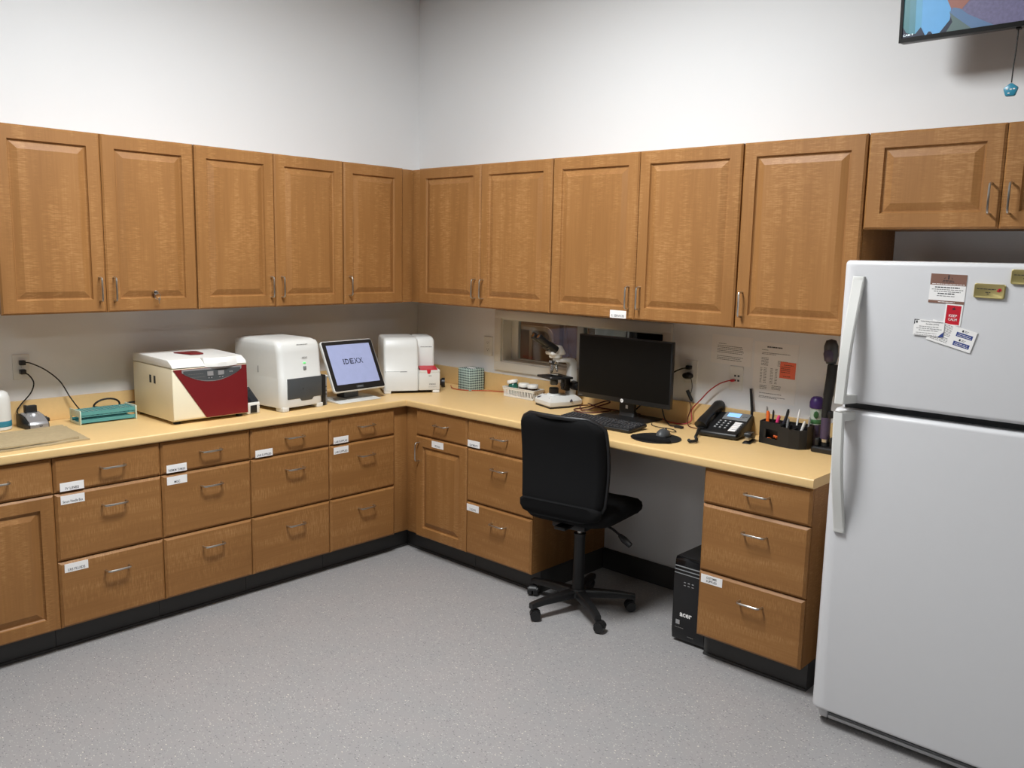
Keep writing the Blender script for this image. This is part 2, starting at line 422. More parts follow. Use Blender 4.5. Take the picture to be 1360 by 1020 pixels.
ld = bpy.data.lights.new('lamp', 'AREA'); ld.shape = 'RECTANGLE'; ld.size = .5; ld.size_y = .22; ld.energy = 9; ld.color = (1, .93, .82)
lo = bpy.data.objects.new('lamp', ld); C.objects.link(lo); lo.parent = t; lo.location = (0, 0, .010)
# ---------------------------------------------------------------- cabinets
def rect_ring(x0, x1, z0, z1, ins, y): return [Vector((x0+ins, y, z0+ins)), Vector((x1-ins, y, z0+ins)), Vector((x1-ins, y, z1-ins)), Vector((x0+ins, y, z1-ins))]
def slab(x0, x1, z0, z1, yf, mt):        # drawer front with a softened edge
    return G(mt).rings([rect_ring(x0, x1, z0, z1, 0, yf+.019), rect_ring(x0, x1, z0, z1, 0, yf+.009), rect_ring(x0, x1, z0, z1, .0105, yf)], mt)
def panel_door(x0, x1, z0, z1, yf, mt, st=.058):   # raised panel door
    prof = [(0, .019), (0, .0065), (.0075, 0), (st, 0), (st+.002, .006), (st+.006, .0105), (st+.010, .0105), (st+.034, .0015), (st+.037, .0005)]
    return G(mt).rings([rect_ring(x0, x1, z0, z1, a, yf+d) for a, d in prof], mt)
def pull(axis, c, length, yf, parent, name='handle'):
    x, z = c; h = length/2; so = .032; r = .012
    pts = [(-h, 0), (-h, -so+r), (-h+r*.3, -so+r*.3), (-h+r, -so), (h-r, -so), (h-r*.3, -so+r*.3), (h, -so+r), (h, 0)]
    P = [((x+a, yf+d, z) if axis == 'x' else (x, yf+d, z+a)) for a, d in pts]
    return G(STEEL).tube(P, .0042, 8).obj(name, parent)
def sticker(parent, x0, x1, z0, z1, yf, lines, bold=0):
    g = G(PAPER); g.box(x0, x1, yf-.0007, yf+.0003, z0, z1)
    n = len(lines)
    for i, s_ in enumerate(lines):
        hgt = (z1-z0)*(.30 if n == 1 else .27); zc = z0+(z1-z0)*(.30 if n == 1 else (.68 if i == 0 else .30))
        wd = min((x1-x0)*.84, hgt*.62*len(s_))
        g.text(s_, wd, hgt, front((x0+x1)/2, zc, yf-.0011), INK, bold=.008)
    return g.obj('paper_label', parent)
def upper(label, side, a, b_, doors, z0=UB, fill=None, body=None, group=None):
    w_ = b_-a
    t = thing('wall_cabinet', label, 'cabinet', (0, a, z0) if side == 'L' else (a, 0, z0), 90 if side == 'L' else 0)
    H = UT-z0; x1 = body if body else w_-.001
    g = G(WOOD_V); g.box(.001, x1, -(UD-.0205), -.001, .004, H-.004)
    g.obj('body', t)
    n = len(doors)
    for i, d in enumerate(doors):
        xa = w_*i/n + (.0035 if i == 0 else .0012); xb = w_*(i+1)/n - (.0035 if i == n-1 else .0012)
        o = panel_door(xa, xb, 0, H, -UD, WOOD_V).obj('door', t, smooth=6)
        hx = xa+.03 if d.get('h') == 'l' else xb-.03
        pull('z', (hx, .103), .104, -UD, o)
        if d.get('lock'):
            lx = (xa+xb)/2+.002; lz = .085
            lk = G(CHROME); lk.cyl((lx, -UD+.002, lz), (lx, -UD-.014, lz), .0105, .0095, 18); lk.cyl((lx, -UD-.014, lz), (lx, -UD-.017, lz), .006, .006, 12)
            lk.obj('lock', o)
            k = G(STEEL); k.box(lx-.0012, lx+.0012, -UD-.036, -UD-.0165, lz-.006, lz+.006)
            k.tube([(lx+.014*math.cos(q), -UD-.031, lz-.016+.014*math.sin(q)) for q in [2*math.pi*j/20 for j in range(21)]], .0011, 6)
            k.box(lx+.004, lx+.007, -UD-.033, -UD-.030, lz-.05, lz-.026, b=.0008); k.box(lx+.002, lx+.013, -UD-.033, -UD-.031, lz-.034, lz-.022, b=.0008)
            k.obj('key', o)
        if d.get('s'): sticker(o, xb-.135, xb-.040, .003, .040, -UD, d['s'])
    if fill: G(WOOD_V).box(fill[0], fill[1], -(UD-.019), -(UD-.0204)+.02, .002, H-.002, b=.0015).obj('filler_strip', t)
    return t
upper('two door maple wall cabinet at far left, its right door with lock and keys', 'L', UY[0], UY[2], [{'h': 'r'}, {'h': 'l', 'lock': 1}])
upper('two door maple wall cabinet above the cream centrifuge and white analyzers', 'L', UY[2], UY[4], [{'h': 'r'}, {'h': 'l'}])
upper('single door maple wall cabinet on left wall ending at the room corner', 'L', UY[4], UY[5], [{'h': 'l'}], fill=(UY[5]-UY[4]+.001, UY[5]-UY[4]-UY[5]-UD+.018), body=-UY[4]-.001)
upper('two door maple wall cabinet right of the room corner, above the tissue box', 'R', UX[0], UX[2], [{'h': 'r'}, {'h': 'l'}], fill=(-(UX[0]-UD)-.018, -.001))
upper('wide two door maple wall cabinet above the computer monitor, with white label', 'R', UX[2], UX[4], [{'h': 'r', 's': ['S. SERVICES']}, {'h': 'l'}])
upper('single wide maple wall cabinet between the monitor cabinets and the refrigerator', 'R', UX[4], UX[5], [{'h': 'l'}])
upper('short two door maple wall cabinet above the white refrigerator', 'R', UX[5], UX[7], [{'h': 'r'}, {'h': 'l'}], z0=FUB)

def base(label, side, a, b_, kind, stickers={}, fill=None, body=None, ends=(0, 0), hside='r', toex=None):
    w_ = b_-a
    t = thing('base_cabinet', label, 'cabinet', (0, a, 0) if side == 'L' else (a, 0, 0), 90 if side == 'L' else 0)
    x0, x1 = (body if body else (.001, w_-.001))
    G(WOOD_V).box(x0, x1, -(BF-.0205), -.001, TK+.001, CB-.001).obj('body', t)
    tx0, tx1 = toex if toex else (x0, x1)
    G(TOE).box(tx0, tx1, -TOED, -.002, .001, TK, b=0).box(tx0, tx1, -TOED-.006, -TOED, .001, .012).obj('toe_kick', t)
    xa, xb = .0015, w_-.0015
    def lab(o, key, z0, z1):
        if key in stickers:
            s_ = stickers[key]
            p = s_.get('x', (.022, .117))
            za, zb = (z0+.004, z0+.040) if s_.get('pos') == 'b' else (z1-.047, z1-.010)
            sticker(o, xa+p[0], xa+p[1], za, zb, -BF, s_['t'])
    def drawer(key, z0, z1, f):
        o = slab(xa, xb, z0, z1, -BF, WOOD_H).obj('drawer', t, smooth=6)
        pull('x', (w_/2+.012, z1-(z1-z0)*f), .1, -BF, o)
        lab(o, key, z0, z1)
    drawer(1, S1+.0025, BT, .45)
    if kind == '3':
        drawer(2, S2+.0025, S1-.0025, .27); drawer(3, TK, S2-.0025, .27)
    else:
        o = panel_door(xa, xb, TK, S1-.0025, -BF, WOOD_V, st=.055).obj('door', t, smooth=6)
        pull('z', (xa+.03 if hside == 'l' else xb-.03, S1-.09), .104, -BF, o)
        lab(o, 2, TK, S1)
    if fill: G(WOOD_V).box(fill[0], fill[1], -(BF-.019), -(BF-.0204)+.02, TK+.002, CB-.001, b=.0015).obj('filler_strip', t)
    return t
LS = lambda *t, **k: dict(t=list(t), **k)
base('maple base cabinet at far left with panel door, below the towel', 'L', BY[0]-.4572, BY[0], 'd', hside='l')
base('maple drawer base with three white labels, below the test tube rack', 'L', BY[0], BY[1], '3', {1: LS('IV LINES', pos='b'), 2: LS('Serum Needle Box'), 3: LS('LRS FLUIDS')})
base('maple drawer base with MISC label, below the cream centrifuge', 'L', BY[1], BY[2], '3', {1: LS('THERMOM. TO MASKS', pos='b'), 2: LS('MISC')})
base('maple drawer base with one label on its top drawer, below the large white analyzer', 'L', BY[2], BY[3], '3', {1: LS('LAB SUPPLIES', pos='b')})
fl = -BY[4]-BF+.018
base('maple drawer base with two label strips, last one before the inside corner', 'L', BY[3], BY[4], '3', {1: LS('LAB SUPPLIES', pos='b'), 2: LS('LAB SUPPLIES')}, fill=(BY[4]-BY[3]+.001, BY[4]-BY[3]+fl), body=(.001, -BY[3]-.001), toex=(.001, -BY[3]-TOED))
base('narrow maple base cabinet with panel door and tall handle right of the corner', 'R', BX[0], BX[1], 'd', {2: LS('FECALS', x=(.135, .23))}, hside='l', fill=(-(BX[0]-BF)-.018, -.001), body=(-(BX[0]-BF)+.002, BX[1]-BX[0]-.001), toex=(-(BX[0]-TOED)+.003, BX[1]-BX[0]-.001))
base('maple drawer base left of the desk space, partly behind the office chair', 'R', BX[1], BX[2], '3', {1: LS('OINTMENTS', pos='b', x=(.006, .096)), 3: LS('T-GOODS', x=(.006, .096))})
base('maple drawer pedestal right of the desk space, beside the refrigerator', 'R', BX[3], BX[4], '3', {3: LS('CUSTOMER', 'SUPPLIES', x=(.012, .112))})

# ---------------------------------------------------------------- countertop
t = thing('countertop', 'butterscotch laminate countertop running along both walls', 'countertop', (0, 0, CB))
tb = bmesh.new(); yl = BY[0]-.4572
poly = [(.001, yl), (CF, yl), (CF, -CF), (CE, -CF), (CE, -.001), (.001, -.001)]
A = [tb.verts.new((x, y, 0)) for x, y in poly]; B = [tb.verts.new((x, y, THK)) for x, y in poly]
tb.faces.new(A); tb.faces.new(B)
for k in range(6): tb.faces.new((A[k], A[(k+1) % 6], B[(k+1) % 6], B[k]))
bmesh.ops.recalc_face_normals(tb, faces=tb.faces)
fr = [e for e in tb.edges if abs(e.verts[0].co.z-e.verts[1].co.z) < 1e-5 and all(v.co.x > .01 and v.co.y < -.01 for v in e.verts)]
bmesh.ops.bevel(tb, geom=fr, offset=.009, segments=4, affect='EDGES', profile=.5)
G(COUNTER).merge(tb, COUNTER).obj('worktop', t, smooth=50)
G(COUNTER).box(.001, .020, yl, -.0205, THK+.0002, THK+.107, b=.003).obj('backsplash', t)
G(COUNTER).box(.001, CE, -.020, -.001, THK+.0002, THK+.107, b=.003).obj('backsplash', t)

# ---------------------------------------------------------------- refrigerator
FX, FY = 3.105, -.754; FW = .768
t = thing('refrigerator', 'white top freezer refrigerator with magnets on its door', 'refrigerator', (FX, 0, 0))
G(FRIDGE).box(.004, FW-.004, FY+.075, -.035, .03, 1.71, b=.008).obj('body', t)
G(DGREY).box(.02, FW-.02, FY+.063, FY+.076, .07, 1.70).obj('gasket', t)
def fdoor(z0, z1):
    prof = []
    def ring(ins, y, top): 
        return rrect((FW)/2-ins, (z1-z0)/2-ins*top, .012, y, FW/2, (z0+z1)/2, n=3)
    rg = [ring(.004, 0, .5)] + [ring(.0, .006, .5)] 
    pr = [(.002, .062), (0, .058), (0, .032), (.003, .020), (.009, .010), (.018, .004), (.03, .0008), (.045, 0)]
    rg = [[Vector((p.x, FY+d, p.y)) for p in ring(i_, 0, .35)] for i_, d in pr]
    return G(FRIDGE).rings(rg)
up_d = fdoor(1.2230, 1.7196).obj('freezer_door', t); lo_d = fdoor(.062, 1.199).obj('fridge_door', t)
def fhandle(z_end, z_mid, parent):     # bowed strap: flat end on the door, deep foot by the seam
    n = 18; rg = []; s_ = 1 if z_end > z_mid else -1
    for k in range(n+1):
        q = k/n; z = z_end+(z_mid-z_end)*q
        out = .010+.050*math.sin(min(1, q*1.35)*math.pi/2)**1.2
        th = .016; xc = .060-.014*q; hw = .0195-.002*q
        yo = FY-out
        ring = [(xc-hw, yo+th), (xc-hw, yo+.003), (xc-hw+.004, yo), (xc+hw-.004, yo), (xc+hw, yo+.003), (xc+hw, yo+th)]
        rg.append([Vector((a, c, z)) for a, c in ring])
    g = G(WHITE); g.rings(rg)
    g.box(.060-.019, .060+.019, FY-.012, FY+.004, min(z_end, z_end-s_*.035), max(z_end, z_end-s_*.035), b=.003)
    a = [(.0285, FY-.058), (.063, FY-.058), (.085, FY+.002), (.0285, FY+.002)]
    g.prism(a, 'z', min(z_mid, z_mid+s_*.03), max(z_mid, z_mid+s_*.03), b=.003)
    return g.obj('handle', parent)
fhandle(1.665, 1.226, up_d); fhandle(.755, 1.196, lo_d)
g = G(FRIDGE); g.box(.012, FW-.012, FY+.062, FY+.30, .013, .024, b=.003); g.box(.012, .05, FY+.052, FY+.09, .013, .059, b=.005); g.box(FW-.05, FW-.012, FY+.052, FY+.09, .013, .059, b=.005)
g.box(.05, FW-.05, FY+.056, FY+.064, .013, .026, b=.002)
gr = g.obj('grille', t)
for z in (.032, .042, .052): G(GREYP).box(.051, FW-.051, FY+.058, FY+.072, z-.003, z+.003, b=.001).obj('slat', gr)
G(BLACK).box(.05, FW-.05, FY+.075, FY+.085, .026, .059).obj('grille_back', gr)
for x in (.06, FW-.06):
    for y in (FY+.12, -.1): G(BLACK).cyl((x, y, .001), (x, y, .03), .018, n=12).obj('foot', t)
G(FRIDGE).box(FW-.09, FW-.02, FY+.02, FY+.11, 1.7205, 1.732, b=.004).obj('hinge_cover', t)

def dashes(g, rows, mt, M, hgt=.0016, seed=0):   # rows of illegible small print: (x0, x1, z)
    rnd = random.Random(seed)
    for x0, x1, z in rows:
        x = x0
        while x < x1-.001:
            l_ = min(x1-x, rnd.uniform(.004, .012)); g.face([(x, z-hgt/2, .0002), (x+l_, z-hgt/2, .0002), (x+l_, z+hgt/2, .0002), (x, z+hgt/2, .0002)], mt, M); x += l_+.0016
def quad(g, x0, x1, y0, y1, mt, M, z=.0001): g.face([(x0, y0, z), (x1, y0, z), (x1, y1, z), (x0, y1, z)], mt, M)
def card(name, label, cat, cx, cz, w_, h_, rot, y, th=.0012, mt=PAPER, group=None):
    t = Matrix.Translation((cx, y, cz)) @ Matrix.Rotation(R(90), 4, 'X') @ Matrix.Rotation(R(rot), 4, 'Z')
    g = G(mt); g.box(-w_/2, w_/2, -h_/2, h_/2, -th, 0); return g, Matrix.Identity(4), t
def card_done(g, name, t, label, cat, group=None):
    o = g.obj(name); o.matrix_world = t; return tag(o, label, cat, group)
FYc = FY-.0014
I4 = Matrix.Identity(4)
# brown and white card
g, _, t = card('', '', '', 3.449, 1.634, .108, .094, -1.5, FYc)
quad(g, -.054, .054, .011, .047, BROWN, I4); quad(g, -.054, .054, -.047, -.038, BROWN, I4)
quad(g, -.002, .002, .030, .044, INK, I4, .0003); g.face([(-.013, .031, .0003), (-.008, .035, .0003), (-.009, .036, .0003), (-.015, .032, .0003)], INK, I4); g.face([(.008, .036, .0003), (.011, .031, .0003), (.013, .031, .0003), (.009, .037, .0003)], INK, I4)
dashes(g, [(-.016, .016, .026), (-.018, .018, .022)], INK, I4, .002, 1); dashes(g, [(-.048, .05, .0145)], PAPER, I4, .0018, 2)
dashes(g, [(-.038, .036, .004), (-.028, .024, -.016)], INK, I4, .0034, 3); dashes(g, [(-.047, .047, -.003), (-.04, .04, -.0095), (-.03, .026, -.0235)], INKG, I4, .0022, 4); dashes(g, [(-.024, .026, -.0425)], PAPER, I4, .002, 5)
card_done(g, 'business_card', t, 'brown and white business card, highest of the cards on the freezer door', 'card')
# red card
g, _, t = card('', '', '', 3.473, 1.552, .052, .068, -3, FYc-.0002)
quad(g, -.0215, .0215, -.031, .030, RED, I4)
g.prism([(-.004, .016), (.004, .016), (.005, .022), (.002, .02), (0, .026), (-.002, .02), (-.005, .022)], 'z', .0001, .0004, INK); 
g.text('KEEP', .024, .008, Matrix.Translation((0, -.003, .0004)), PAPER, bold=.01); g.text('CALM', .026, .008, Matrix.Translation((0, -.015, .0004)), PAPER, bold=.01)
card_done(g, 'magnet_card', t, 'small red card with white border below the brown card', 'magnet')
# folded leaflet with two blue boxes
g, _, t = card('', '', '', 3.474, 1.484, .140, .068, -14.5, FYc-.0018)
for z in (.013, -.017):
    quad(g, .012, .062, z-.008, z+.006, INKB, I4); dashes(g, [(.018, .056, z+.001), (.016, .058, z-.004)], PAPER, I4, .0014, 6)
    quad(g, .026, .031, z+.009, z+.016, INK, I4); dashes(g, [(.034, .046, z+.0145), (.034, .044, z+.011)], INKG, I4, .0016, 7)
dashes(g, [(-.05, -.004, .03-.0042*k) for k in range(9)] + [(-.06, -.006, -.012-.0045*k) for k in range(4)], INKG, I4, .0016, 8)
card_done(g, 'leaflet', t, 'tilted white leaflet with two dark blue boxes, lowest on the freezer door', 'leaflet')
# white card in front
g, _, t = card('', '', '', 3.404, 1.505, .094, .052, -1.5, FYc-.0034)
g.face([(-.047, .026, .0003), (-.047, .008, .0003), (-.044, .012, .0003), (-.044, .0235, .0003), (-.033, .0235, .0003), (-.029, .026, .0003)], INK, I4)
quad(g, -.041, -.036, .014, .0215, INK, I4, .0003); g.face([(.03, -.026, .0003), (.047, -.026, .0003), (.047, -.009, .0003)], INKB, I4)
g.text('Veterinary Consultation', .070, .0055, Matrix.Translation((.008, .0205, .0004)), INK, bold=.012); g.text('Service (VCS)', .040, .0055, Matrix.Translation((.010, .0125, .0004)), INK, bold=.012)
dashes(g, [(-.03, .03, .004), (-.038, .04, -.0025), (-.03, .03, -.0085)], INKG, I4, .002, 9); dashes(g, [(-.038, .026, -.017), (-.044, .026, -.0235)], INKG, I4, .0014, 10)
card_done(g, 'business_card', t, 'white veterinary card with blue corner, overlapping the tilted leaflet', 'card')
def name_badge(cx, cz, w_, label, rot, red):
    t = Matrix.Translation((cx, FY-.0008, cz)) @ Matrix.Rotation(R(90), 4, 'X') @ Matrix.Rotation(R(rot), 4, 'Z')
    g = G(GOLD); g.rings([rrect(w_/2-i_, .0225-i_, .006, z, n=4) for i_, z in ((0, 0), (0, .006), (.0015, .0075), (.004, .0075), (.005, .0068))])
    dashes(g, [(-w_/2+.008, w_/2-.026, .006)], INK, Matrix.Translation((0, 0, .0072)), .002, 11); dashes(g, [(-.01, .004, -.004), (-.006, 0, -.009)], INK, Matrix.Translation((0, 0, .0072)), .002, 12)
    if red: 
        g.prism([(w_/2-.024, .000), (w_/2-.018, .009), (w_/2-.012, .010), (w_/2-.009, .004), (w_/2-.015, -.002)], 'z', .007, .0074, RED)
        g.prism([(w_/2-.018, .000), (w_/2-.015, .007), (w_/2-.012, .003)], 'z', .0075, .0078, INK)
    o = g.obj('name_badge'); o.matrix_world = t; tag(o, label, 'badge')
name_badge(3.572, 1.632, .088, 'gold name badge with small red emblem on the freezer door', -1.5, True)
name_badge(3.672, 1.678, .088, 'gold name badge cut by the right edge of the photo', -1, True)
# ---------------------------------------------------------------- things along the left counter
Z0 = CT+.0006
# bottle
t = thing('plastic_bottle', 'white plastic bottle with teal band, on left counter at photo edge', 'bottle', (.092, -2.530, Z0))
G(WHITE).lathe([(.001, 0), (.045, 0), (.048, .004), (.048, .018), (.048, .050), (.0475, .115), (.045, .145), (.038, .164), (.026, .174), (.001, .176)], n=32).obj('bottle_body', t)
G(TEALB).lathe([(.0482, .016), (.0488, .018), (.0488, .040), (.0482, .042)], n=32).obj('label_band', t)

# charging dock
t = thing('charging_dock', 'silver and black charging dock on left counter below the wall outlet', 'charger', (.125, -2.405, Z0), 95)
side = [(-.066, 0), (-.066, .02), (-.058, .030), (-.02, .052), (.03, .062), (.062, .058), (.066, 0)]
G(BLACK).prism(side, 'x', -.045, .045, b=.004).obj('base', t)
top = [(-.069, .002), (-.069, .022), (-.060, .033), (-.02, .056), (.028, .066), (.028, .058), (-.02, .049), (-.058, .026), (-.0655, .002)]
g = G(SILVER).prism(top, 'x', -.039, .039, b=.0015)
g.lathe([(.001, .066), (.022, .066), (.027, .060), (.03, .05)], c=(0, -.002, 0), n=20)
sh = g.obj('silver_cover', t)
G(BLACK).tube([(.006*math.cos(q)+.006, -.0695, .014+.003*math.sin(q)) for q in [2*math.pi*k/16 for k in range(17)]], .0009, 5).obj('emblem', sh)
G(BLACK).box(-.023, .027, .01, .034, .062, .096, b=.002).box(-.023, -.015, .012, .03, .094, .1, b=.001).obj('socket_block', t)
G(BLACK).cyl((.046, .0, .03), (.062, .0, .032), .011, .011, 14).box(.056, .072, -.012, .012, .018, .036, b=.004).obj('side_plug', t)
# towel
t = thing('folded_towel', 'tan folded cloth mat on left counter in front of the charging dock', 'towel', (0, 0, 0))
def cloth(outline, z, seed, th):
    rnd = random.Random(seed); n = 22; q = [Vector(p) for p in outline]; tb = bmesh.new(); V = []
    for i in range(n+1):
        row = []
        for j in range(n+1):
            u, v = i/n, j/n; p = (q[0]*(1-u)+q[1]*u)*(1-v)+(q[3]*(1-u)+q[2]*u)*v
            e = min(u, 1-u, v, 1-v)
            hz = .0016*math.sin(9*u+seed)+.0014*math.sin(13*v+5*u)+.0012*math.sin(31*v+seed)*math.sin(17*u)
            ed = .004*math.sin(23*u+seed)*(1-min(1, v*8))
            row.append(Vector((p.x+ed*.6, p.y, z+abs(hz))))
        V.append(row)
    top = [[tb.verts.new(p+Vector((0, 0, th))) for p in r] for r in V]; bot = [[tb.verts.new((p.x, p.y, z)) for p in r] for r in V]
    for i in range(n):
        for j in range(n):
            tb.faces.new((top[i][j], top[i+1][j], top[i+1][j+1], top[i][j+1])); tb.faces.new((bot[i][j], bot[i][j+1], bot[i+1][j+1], bot[i+1][j]))
    for i in range(n):
        for A, B in (((i, 0), (i+1, 0)), ((i, n), (i+1, n)), ((0, i), (0, i+1)), ((n, i), (n, i+1))):
            tb.faces.new((top[A[0]][A[1]], bot[A[0]][A[1]], bot[B[0]][B[1]], top[B[0]][B[1]]))
    return G(TOWEL).merge(tb, TOWEL)
cloth([(.588, -2.91), (.560, -2.325), (.228, -2.302), (.22, -2.91)], Z0, 3, .004).obj('lower_layer', t)
cloth([(.566, -2.905), (.540, -2.36), (.235, -2.318), (.235, -2.905)], Z0+.0076, 8, .005).obj('upper_layer', t)
# test tube rack
t = thing('test_tube_rack', 'teal test tube rack with pale end plates, left of the centrifuge', 'rack', (.168, -2.108, Z0))
for y in (-.130, .126):
    g = G(mat('pale_teal_plastic', (206, 220, 204), .4) if y < 0 else bpy.data.materials['pale_teal_plastic'])
    for bx in ((-.062, -.044, 0, .066), (.044, .062, 0, .066), (-.044, .044, 0, .012), (-.044, .044, .036, .066)): g.box(bx[0], bx[1], y, y+.005, bx[2], bx[3], b=.001)
    g.obj('end_plate', t)
for z in (.006, .034, .055):
    g = G(TEAL); n = 13
    if z == .006: g.box(-.05, .05, -.1245, .1255, z, z+.003)
    else:
        for k in range(n): yy = -.1245+.25*k/(n-1); g.box(-.05, .05, yy-.003, yy+.003, z, z+.003)
        for k in range(6): xx = -.05+.1*k/5; g.box(xx-.002, xx+.002, -.1245, .1255, z+.0001, z+.0029)
    lo, hi = {.006: (.006, .022), .034: (.034, .0375), .055: (.042, .0585)}[z]
    for xx in (-.051, .051): g.box(xx-.0015, xx+.0015, -.1245, .1255, lo, hi)
    g.obj('tube_shelf', t)
# coil of dark cable behind the rack
pts = []
for k in range(60):
    q = k/59*2*math.pi*2.5; pts.append((.05+.016*math.sin(q*1.0)*.6, -2.045+.062*math.cos(q), Z0+.045+.034*math.sin(q)+.004))
pts = [(p[0], p[1], max(p[2], Z0+.005)) for p in pts]
pts += smooth_path([pts[-1], (.05, -1.99, Z0+.02), (.06, -1.955, Z0+.05), (.075, -1.90, Z0+.055)], 5)
tag(G(RUBBER).tube(pts, .0045, 6).obj('coiled_cable'), 'dark coiled power cable on counter behind the test tube rack', 'cable')
# left outlet with two plugs
def plate(x, z, label, side, kind):
    t = thing('wall_outlet' if kind == 'o' else ('data_jack' if kind == 'j' else 'light_switch'), label, {'o': 'outlet', 'j': 'data jack', 's': 'switch'}[kind], (.0005, x, z) if side == 'L' else (x, -.0005, z), 90 if side == 'L' else 0)
    G(WHITE2).rings([[Vector((p.x, -d, p.y)) for p in rrect(.036-i_, .0585-i_, .004, 0, n=3)] for i_, d in ((0, 0), (0, .003), (.002, .005))]).obj('cover_plate', t)
    if kind == 'o':
        for zz in (.021, -.021):
            s_ = G(WHITE2).rings([[Vector((p.x, -d, p.y+zz)) for p in rrect(.017, .0145, .009, 0, n=4)] for d in (.005, .0068)]).obj('socket', t)
            g = G(BLACK)
            for xx in (-.006, .006): g.box(xx-.001, xx+.001, -.0072, -.0066, zz-.001, zz+.007)
            g.cyl((0, -.0066, zz-.007), (0, -.0072, zz-.007), .002, n=8); g.obj('slots', s_)
        G(STEEL).cyl((0, -.005, 0), (0, -.0062, 0), .003, n=10).obj('screw', t)
    if kind == 'j':
        for xx in (-.004, .014):
            for zz in (.012, -.010): G(DGREY).box(xx-.005, xx+.005, -.0068, -.005, zz-.0045, zz+.0045, b=.0008).obj('port', t)
    if kind == 's': G(WHITE).box(-.0165, .0165, -.008, -.005, -.033, .033, b=.002).obj('rocker', t)
    return t
plate(-2.4, 1.158, 'wall outlet above the left counter with two black plugs', 'L', 'o')
def plug(name, label, x, y, z, side, path, r=.003, mt=RUBBER, sz=(.012, .026, .011)):
    t = thing(name, label, 'power cord', (0, 0, 0))
    g = G(BLACK)
    if side == 'L': g.box(.0085, .0085+sz[1], y-sz[0], y+sz[0], z-sz[2], z+sz[2], b=.003)
    else: g.box(x-sz[0], x+sz[0], -.0085-sz[1], -.0085, z-sz[2], z+sz[2], b=.003)
    g.obj('plug', t); G(mt).tube(smooth_path(path, 8), r, 7).obj('cord', t); return t
plug('power_cable', 'black cord from upper left outlet socket running down behind the rack', 0, -2.4, 1.179, 'L',
     [(.03, -2.395, 1.18), (.04, -2.37, 1.176), (.045, -2.31, 1.14), (.045, -2.25, 1.08), (.05, -2.21, 1.0), (.055, -2.165, .93), (.06, -2.12, Z0+.005), (.06, -2.05, Z0+.004)])
plug('power_cable', 'black cord from lower left outlet socket down to the charging dock', 0, -2.4, 1.137, 'L',
     [(.03, -2.395, 1.132), (.042, -2.38, 1.12), (.045, -2.365, 1.085), (.045, -2.38, 1.04), (.045, -2.425, .99), (.04, -2.44, .96), (.045, -2.425, .93), (.052, -2.405, .925)])

# centrifuge
t = thing('centrifuge', 'cream and maroon benchtop centrifuge with grey control panel, on left counter', 'centrifuge', (.30, -1.735, Z0))
w2, d0, d1, hb = .190, -.212, .205, .262       # half width, back x, front x, body height
g = G(CREAM)
g.prism([(d0, .014), (d1-.012, .014), (d1, .022), (d1-.006, hb), (d0, hb)], 'y', -w2, w2, b=.004)
body = g.obj('body', t)
def fx(z): return d1-(z-.022)/(hb-.022)*.006+.0006
g = G(MAROON)       # maroon front wedge, wrapping the right side
zz = lambda z: z
P_ = [(-w2+.004, hb-.004), (w2-.002, hb-.004), (w2-.002, .020), (-.030, .020)]
g.rings([[Vector((fx(z)+o_, y, z)) for y, z in P_] for o_ in (-.001, .003)])
g.obj('front_panel', t)
cp = []
for k in range(21):
    q = k/20; y = -w2+.045+(2*w2-.075)*q; cp.append((y, hb-.020-.050*math.sin(math.pi*q)**.8))
def zf(y, z, o_): return Vector((fx(z)+o_, y, z))
pan = cp+[(w2-.030, hb-.006), (-w2+.045, hb-.006)]
g = G(SILVER); g.rings([[zf(y, z, o_) for y, z in pan] for o_ in (.002, .0042)])
rim = g.obj('control_rim', t)
ctr = (sum(p[0] for p in pan)/len(pan), sum(p[1] for p in pan)/len(pan))
pin = [((y-ctr[0])*.955+ctr[0], (z-ctr[1])*.84+ctr[1]) for y, z in pan]
cpn = G(DGREY).rings([[zf(y, z, o_) for y, z in pin] for o_ in (.003, .0050)]).obj('control_panel', t)
g = G(SILVER)
for y in (-.005, .05): g.rings([[zf(y+a, hb-.032+c, o_) for a, c in ((-.015, -.011), (.015, -.011), (.015, .010), (-.015, .010))] for o_ in (.0045, .0075)], LCD if 0 else SILVER)
for y in (-.012, .002, .044, .058, .098, .108): g.box(fx(hb-.052)+.0045, fx(hb-.052)+.006, y-.003, y+.003, hb-.055 if y < .09 else hb-.034, hb-.050 if y < .09 else hb-.028)
g.obj('button', cpn)
g = G(INKG)
dashes(g, [(-.115, -.04, .012), (-.10, -.03, -.003)], INKG, Matrix.Translation((fx(hb-.04)+.0056, 0, hb-.042)) @ Matrix.Rotation(R(90), 4, 'Z') @ Matrix.Rotation(R(90), 4, 'X'), .002, 20); g.obj('panel_print', cpn)
# lid: sloping front edge with a bowed lip
g = G(WHITE2)
lid = [(d0, hb+.003), (d1-.002, hb+.003), (d1-.012, hb+.018), (d1-.05, hb+.038), (d0+.03, hb+.046), (d0, hb+.040)]
g.prism(lid, 'y', -w2, w2, b=.004)
lip = [(d1-.045, -.085)] + [(d1-.010+.020*math.sin(math.pi*k/12), -.085+.170*k/12+.045*0) for k in range(13)] + [(d1-.045, .085)]
lip = [(x, y+.055) for x, y in lip]
g.rings([[Vector((x+.004, y, z)) for x, y in lip] for z in (hb-.002, hb+.018)] + [[Vector((x-.012*(x-(d1-.045))/.055, y, hb+.040)) for x, y in lip]])
ld = g.obj('lid', t)
G(MAROON).prism([(-.06, -.055), (.05, -.02), (.062, .02), (.05, .045), (-.045, .06), (-.06, .04)], 'z', hb+.0425, hb+.0485, b=.002).obj('lid_emblem', ld)
g = G(BLACK)
for x in (-.025, .02): g.box(x-.009, x+.009, -w2-.0012, -w2+.001, hb-.085, hb-.048)
